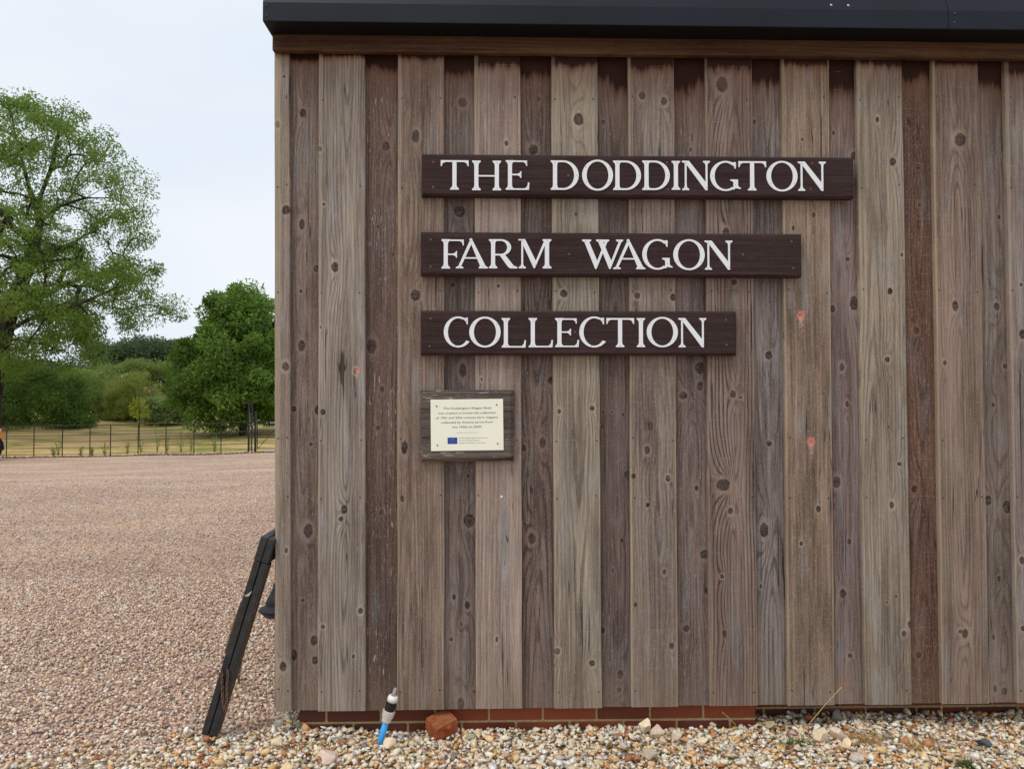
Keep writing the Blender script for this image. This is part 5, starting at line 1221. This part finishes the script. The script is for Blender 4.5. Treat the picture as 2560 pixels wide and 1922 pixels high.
# ================================================================== parked car (its far corner shows at the left edge)
CX = at(3, 1130, 26.2).x - .05                        # its right-hand side
car = empty('parked_car', (CX - .90, 24.65, float(gz(CX - .9, 24.65)))); tag(car, 'bright orange car with black wheel arches at the left edge of the picture', 'car')
org_m = G('orange car paint'); org_m = org_m.out((.80, .23, .012), .28, .5); org_m.node_tree.nodes['Principled BSDF'].inputs['Coat Weight'].default_value = .6
clad_m = plain('black plastic cladding', (.014, .014, .015), .55, .35); tyre_m = plain('tyre rubber', (.013, .013, .013), .8, .2); alloy_m = plain('dark alloy', (.10, .105, .115), .35, .5, .6)
gl = G('car glass'); glass_m = gl.out((.012, .015, .017), .06, .6)
# body sections along local y (length), origin at the car's middle; (y, half width at sill, half width at waist, roof half width, z sill, z waist, z top)
SEC = [(-2.02, .55, .66, .50, .42, .62, .70), (-1.95, .72, .80, .60, .30, .72, .86), (-1.75, .82, .88, .68, .26, .86, .98), (-1.35, .86, .90, .72, .25, .95, 1.05), (-.85, .87, .90, .70, .25, .98, 1.12),
       (-.35, .87, .905, .60, .25, 1.0, 1.46), (.25, .87, .905, .62, .25, 1.0, 1.56), (.95, .87, .90, .61, .25, 1.01, 1.55), (1.40, .86, .89, .58, .25, 1.02, 1.48), (1.70, .82, .86, .54, .28, 1.02, 1.28), (1.90, .72, .78, .50, .34, .98, 1.06), (1.98, .58, .64, .44, .44, .86, .92)]
bm = bmesh.new(); rings = []
for (y_, ws, ww, wr, zs_, zw, zt_) in SEC:
    half = [(ws * .9, zs_), (ws, zs_ + .06), (ww * 1.0, zs_ + (zw - zs_) * .55), (ww * .99, zw - .05), (ww * .95, zw), ((ww * .95 + wr) / 2 + .03, zw + (zt_ - zw) * .55), (wr, zt_ - .04), (wr * .6, zt_)]
    ring = [bm.verts.new((x_, y_, z_)) for x_, z_ in half] + [bm.verts.new((-x_, y_, z_)) for x_, z_ in half[::-1]]; rings.append(ring)
for a, b_ in zip(rings, rings[1:]):
    n_ = len(a)
    for k in range(n_): bm.faces.new((a[k], b_[k], b_[(k + 1) % n_], a[(k + 1) % n_]))
bm.faces.new(rings[0][::-1]); bm.faces.new(rings[-1]); bmesh.ops.recalc_face_normals(bm, faces=bm.faces[:])
body = bm_obj('body', bm, org_m, car, smooth=True); sub = body.modifiers.new('s', 'SUBSURF'); sub.levels = 2; sub.render_levels = 2
for sd_ in (1, -1):
    bm = bmesh.new(); q = [(-.62, 1.06), (-.22, 1.42), (.85, 1.46), (1.42, 1.36), (1.52, 1.08)]
    f_ = [bm.verts.new((sd_ * (.905 - (z_ - 1.0) * .52), y_, z_)) for y_, z_ in q]; bm.faces.new(f_ if sd_ > 0 else f_[::-1])
    ex = bmesh.ops.extrude_face_region(bm, geom=bm.faces[:]); bmesh.ops.translate(bm, verts=[v_ for v_ in ex['geom'] if isinstance(v_, bmesh.types.BMVert)], vec=(-sd_ * .03, 0, 0)); bmesh.ops.recalc_face_normals(bm, faces=bm.faces[:])
    bm_obj('side_window', bm, glass_m, car)
    bm = bmesh.new(); box_into(bm, sd_ * .86 - .04, sd_ * .86 + .04, -1.0, 1.0, .20, .34); bm_obj('sill', bm, clad_m, car)
    for yw in (-1.28, 1.32):
        bm = bmesh.new(); n_ = 14                       # arch cladding
        for k in range(n_):
            a0, a1 = pi * (k / n_) * 1.1 - .05 * pi, pi * ((k + 1) / n_) * 1.1 - .05 * pi
            P_ = [(cos(a0), sin(a0)), (cos(a1), sin(a1))]
            vs = [bm.verts.new((sd_ * x_, yw + c_[0] * rr_, .335 + c_[1] * rr_)) for x_ in (.84, .925) for c_ in P_ for rr_ in (.35, .43)]
            for f in ((4, 5, 7, 6), (0, 2, 3, 1), (1, 3, 7, 5), (0, 4, 6, 2)): bm.faces.new([vs[i_] for i_ in f])
        bmesh.ops.remove_doubles(bm, verts=bm.verts[:], dist=1e-5); bmesh.ops.recalc_face_normals(bm, faces=bm.faces[:]); bm_obj('wheel_arch', bm, clad_m, car)
        wh = bpy.data.objects.new('wheel', None); link(wh, car); wh.location = (sd_ * .83, yw, .335)
        MY = Matrix.Rotation(radians(90 * sd_), 4, 'Y')
        bm = bmesh.new(); lathe_into(bm, [(.215, -.10), (.32, -.11), (.335, -.085), (.335, .07), (.322, .095), (.22, .10)], 28, MY); bm_obj('tyre', bm, tyre_m, wh, smooth=True)
        bm = bmesh.new(); lathe_into(bm, [(.225, .06), (.225, .09), (.205, .095), (.195, .06)], 28, MY); lathe_into(bm, [(.05, .05), (.05, .10)], 14, MY)
        for k in range(8): box_into(bm, -.095, -.07, -.017, .017, .04, .21, Matrix.Rotation(radians(45 * k), 4, 'X') @ Matrix.Scale(-sd_, 4, (1, 0, 0)))
        bm_obj('rim', bm, alloy_m, wh)
    bm = bmesh.new(); lathe_into(bm, [(.02, -.03), (.11, -.01), (.10, .03), (.02, .05)], 16, Matrix.Translation((sd_ * .66, -1.90, .74)) @ Matrix.Rotation(radians(90), 4, 'X')); bm_obj('headlight', bm, plain('headlamp %d' % sd_, (.5, .5, .5), .1, .6), car)
    bm = bmesh.new(); box_into(bm, sd_ * .66 - .06, sd_ * .66 + .06, 1.86, 1.95, .72, .98); bm_obj('tail_light', bm, plain('tail lamp %d' % sd_, (.35, .01, .01), .2, .5), car)
bm = bmesh.new(); box_into(bm, -.7, .7, -2.03, -1.9, .28, .48); bm_obj('bumper', bm, clad_m, car); bm = bmesh.new(); box_into(bm, -.68, .68, 1.88, 1.99, .30, .52); bm_obj('bumper', bm, clad_m, car)

# ================================================================== small plants in the gravel
straw_m = leaf_mat('dry straw', lin(150, 118, 72, 1.1), lin(206, 176, 124, 1.1), .2); green_m = leaf_mat('green blade', (.07, .11, .03), (.16, .20, .06), .3)
def tuft(name, label, u, v, n, length, spread, mat, seed, lean=(0, 0), zg=-.01, cat='grass'):
    r = np.random.default_rng(seed); p = onz(u, v, zg); root = empty(name, tuple(p)); tag(root, label, cat)
    V = []; F = []; Cc = []
    for i in range(n):
        b_ = np.array([r.normal(0, spread * .5), r.normal(0, spread * .3), -.005]); d = np.array([r.normal(lean[0], .7), r.normal(lean[1], .5), r.uniform(.35, 1.0)]); d /= np.linalg.norm(d)
        L = length * r.uniform(.45, 1.1); sdv = np.cross(d, r.normal(size=3)); sdv /= np.linalg.norm(sdv); w_ = r.uniform(.0008, .0016)
        m_ = b_ + d * L * .55; e_ = b_ + d * L + np.array([0, 0, -L * .25 * r.uniform(.2, 1.2)]); k = len(V)
        V += [b_ - sdv * w_, b_ + sdv * w_, m_ - sdv * w_ * .8, m_ + sdv * w_ * .8, e_]; F += [(k, k + 1, k + 3), (k, k + 3, k + 2), (k + 2, k + 3, k + 4)]; Cc += [[r.uniform()] * 3] * 5
        Cc[-5:] = [Cc[-1]] * 5
    big_mesh('blades', np.array(V), np.array(F), np.array(Cc), mat, parent=root); return root
tuft('grass_tuft', 'patch of dry straw coloured grass right of the pale stones', 2165, 1850, 260, .060, .085, straw_m, 81, (-.1, 0))
tuft('grass_tuft', 'second dry grass patch near the middle of the right hand gravel', 2300, 1868, 240, .060, .075, straw_m, 82, (.2, 0))
tuft('grass_tuft', 'yellow green grass tuft at the bottom edge near the right', 2420, 1915, 190, .055, .035, green_m, 83)
tuft('grass_tuft', 'thin dry grass strands at the foot of the seed stalk', 1985, 1862, 90, .065, .06, green_m, 84, (.6, 0))
tuft('grass_tuft', 'small dark green grass sprout in the gravel left of the stone row', 1528, 1868, 34, .042, .014, green_m, 85)
tuft('grass_tuft', 'few green blades beside the plinth right of the broken brick', 1302, 1842, 14, .060, .008, green_m, 86)
def stalk(label, pts, head, Y, seed):
    P = [at(u, v, y_) for (u, v, y_) in pts]; root = empty('seed_stalk', tuple(P[0])); tag(root, label, 'grass')
    bm = bmesh.new(); tube_into(bm, [q - P[0] for q in P], .0013, 5); bm_obj('stem', bm, plain('stalk %d' % seed, lin(182, 172, 116), .7), root)
    d = (P[-1] - P[-2]).normalized(); bm = bmesh.new(); L = head
    tube_into(bm, [P[-1] - P[0] + d * L * t for t in (0, .2, .5, .8, 1)], [.001, .0042, .005, .0036, .001], 7); bm_obj('seed_head', bm, plain('seed head %d' % seed, lin(150, 96, 54), .8, var=.4, scale=300), root)
stalk('long green seed stalk with brown head leaning across the boards', [(2000, 1833, 2.93), (2030, 1800, 2.95), (2065, 1758, 2.98), (2090, 1732, 3.0), (2104, 1716, 3.01)], .026, 3, 1)
stalk('short seed stalk in front of the plinth corner', [(1840, 1812, 3.06), (1825, 1796, 3.06), (1813, 1786, 3.06)], .018, 3, 2)
stalk('thin dry reddish stalk standing below the right hand boards', [(2365, 1822, 3.06), (2356, 1795, 3.06), (2354, 1770, 3.05)], .010, 3, 3)
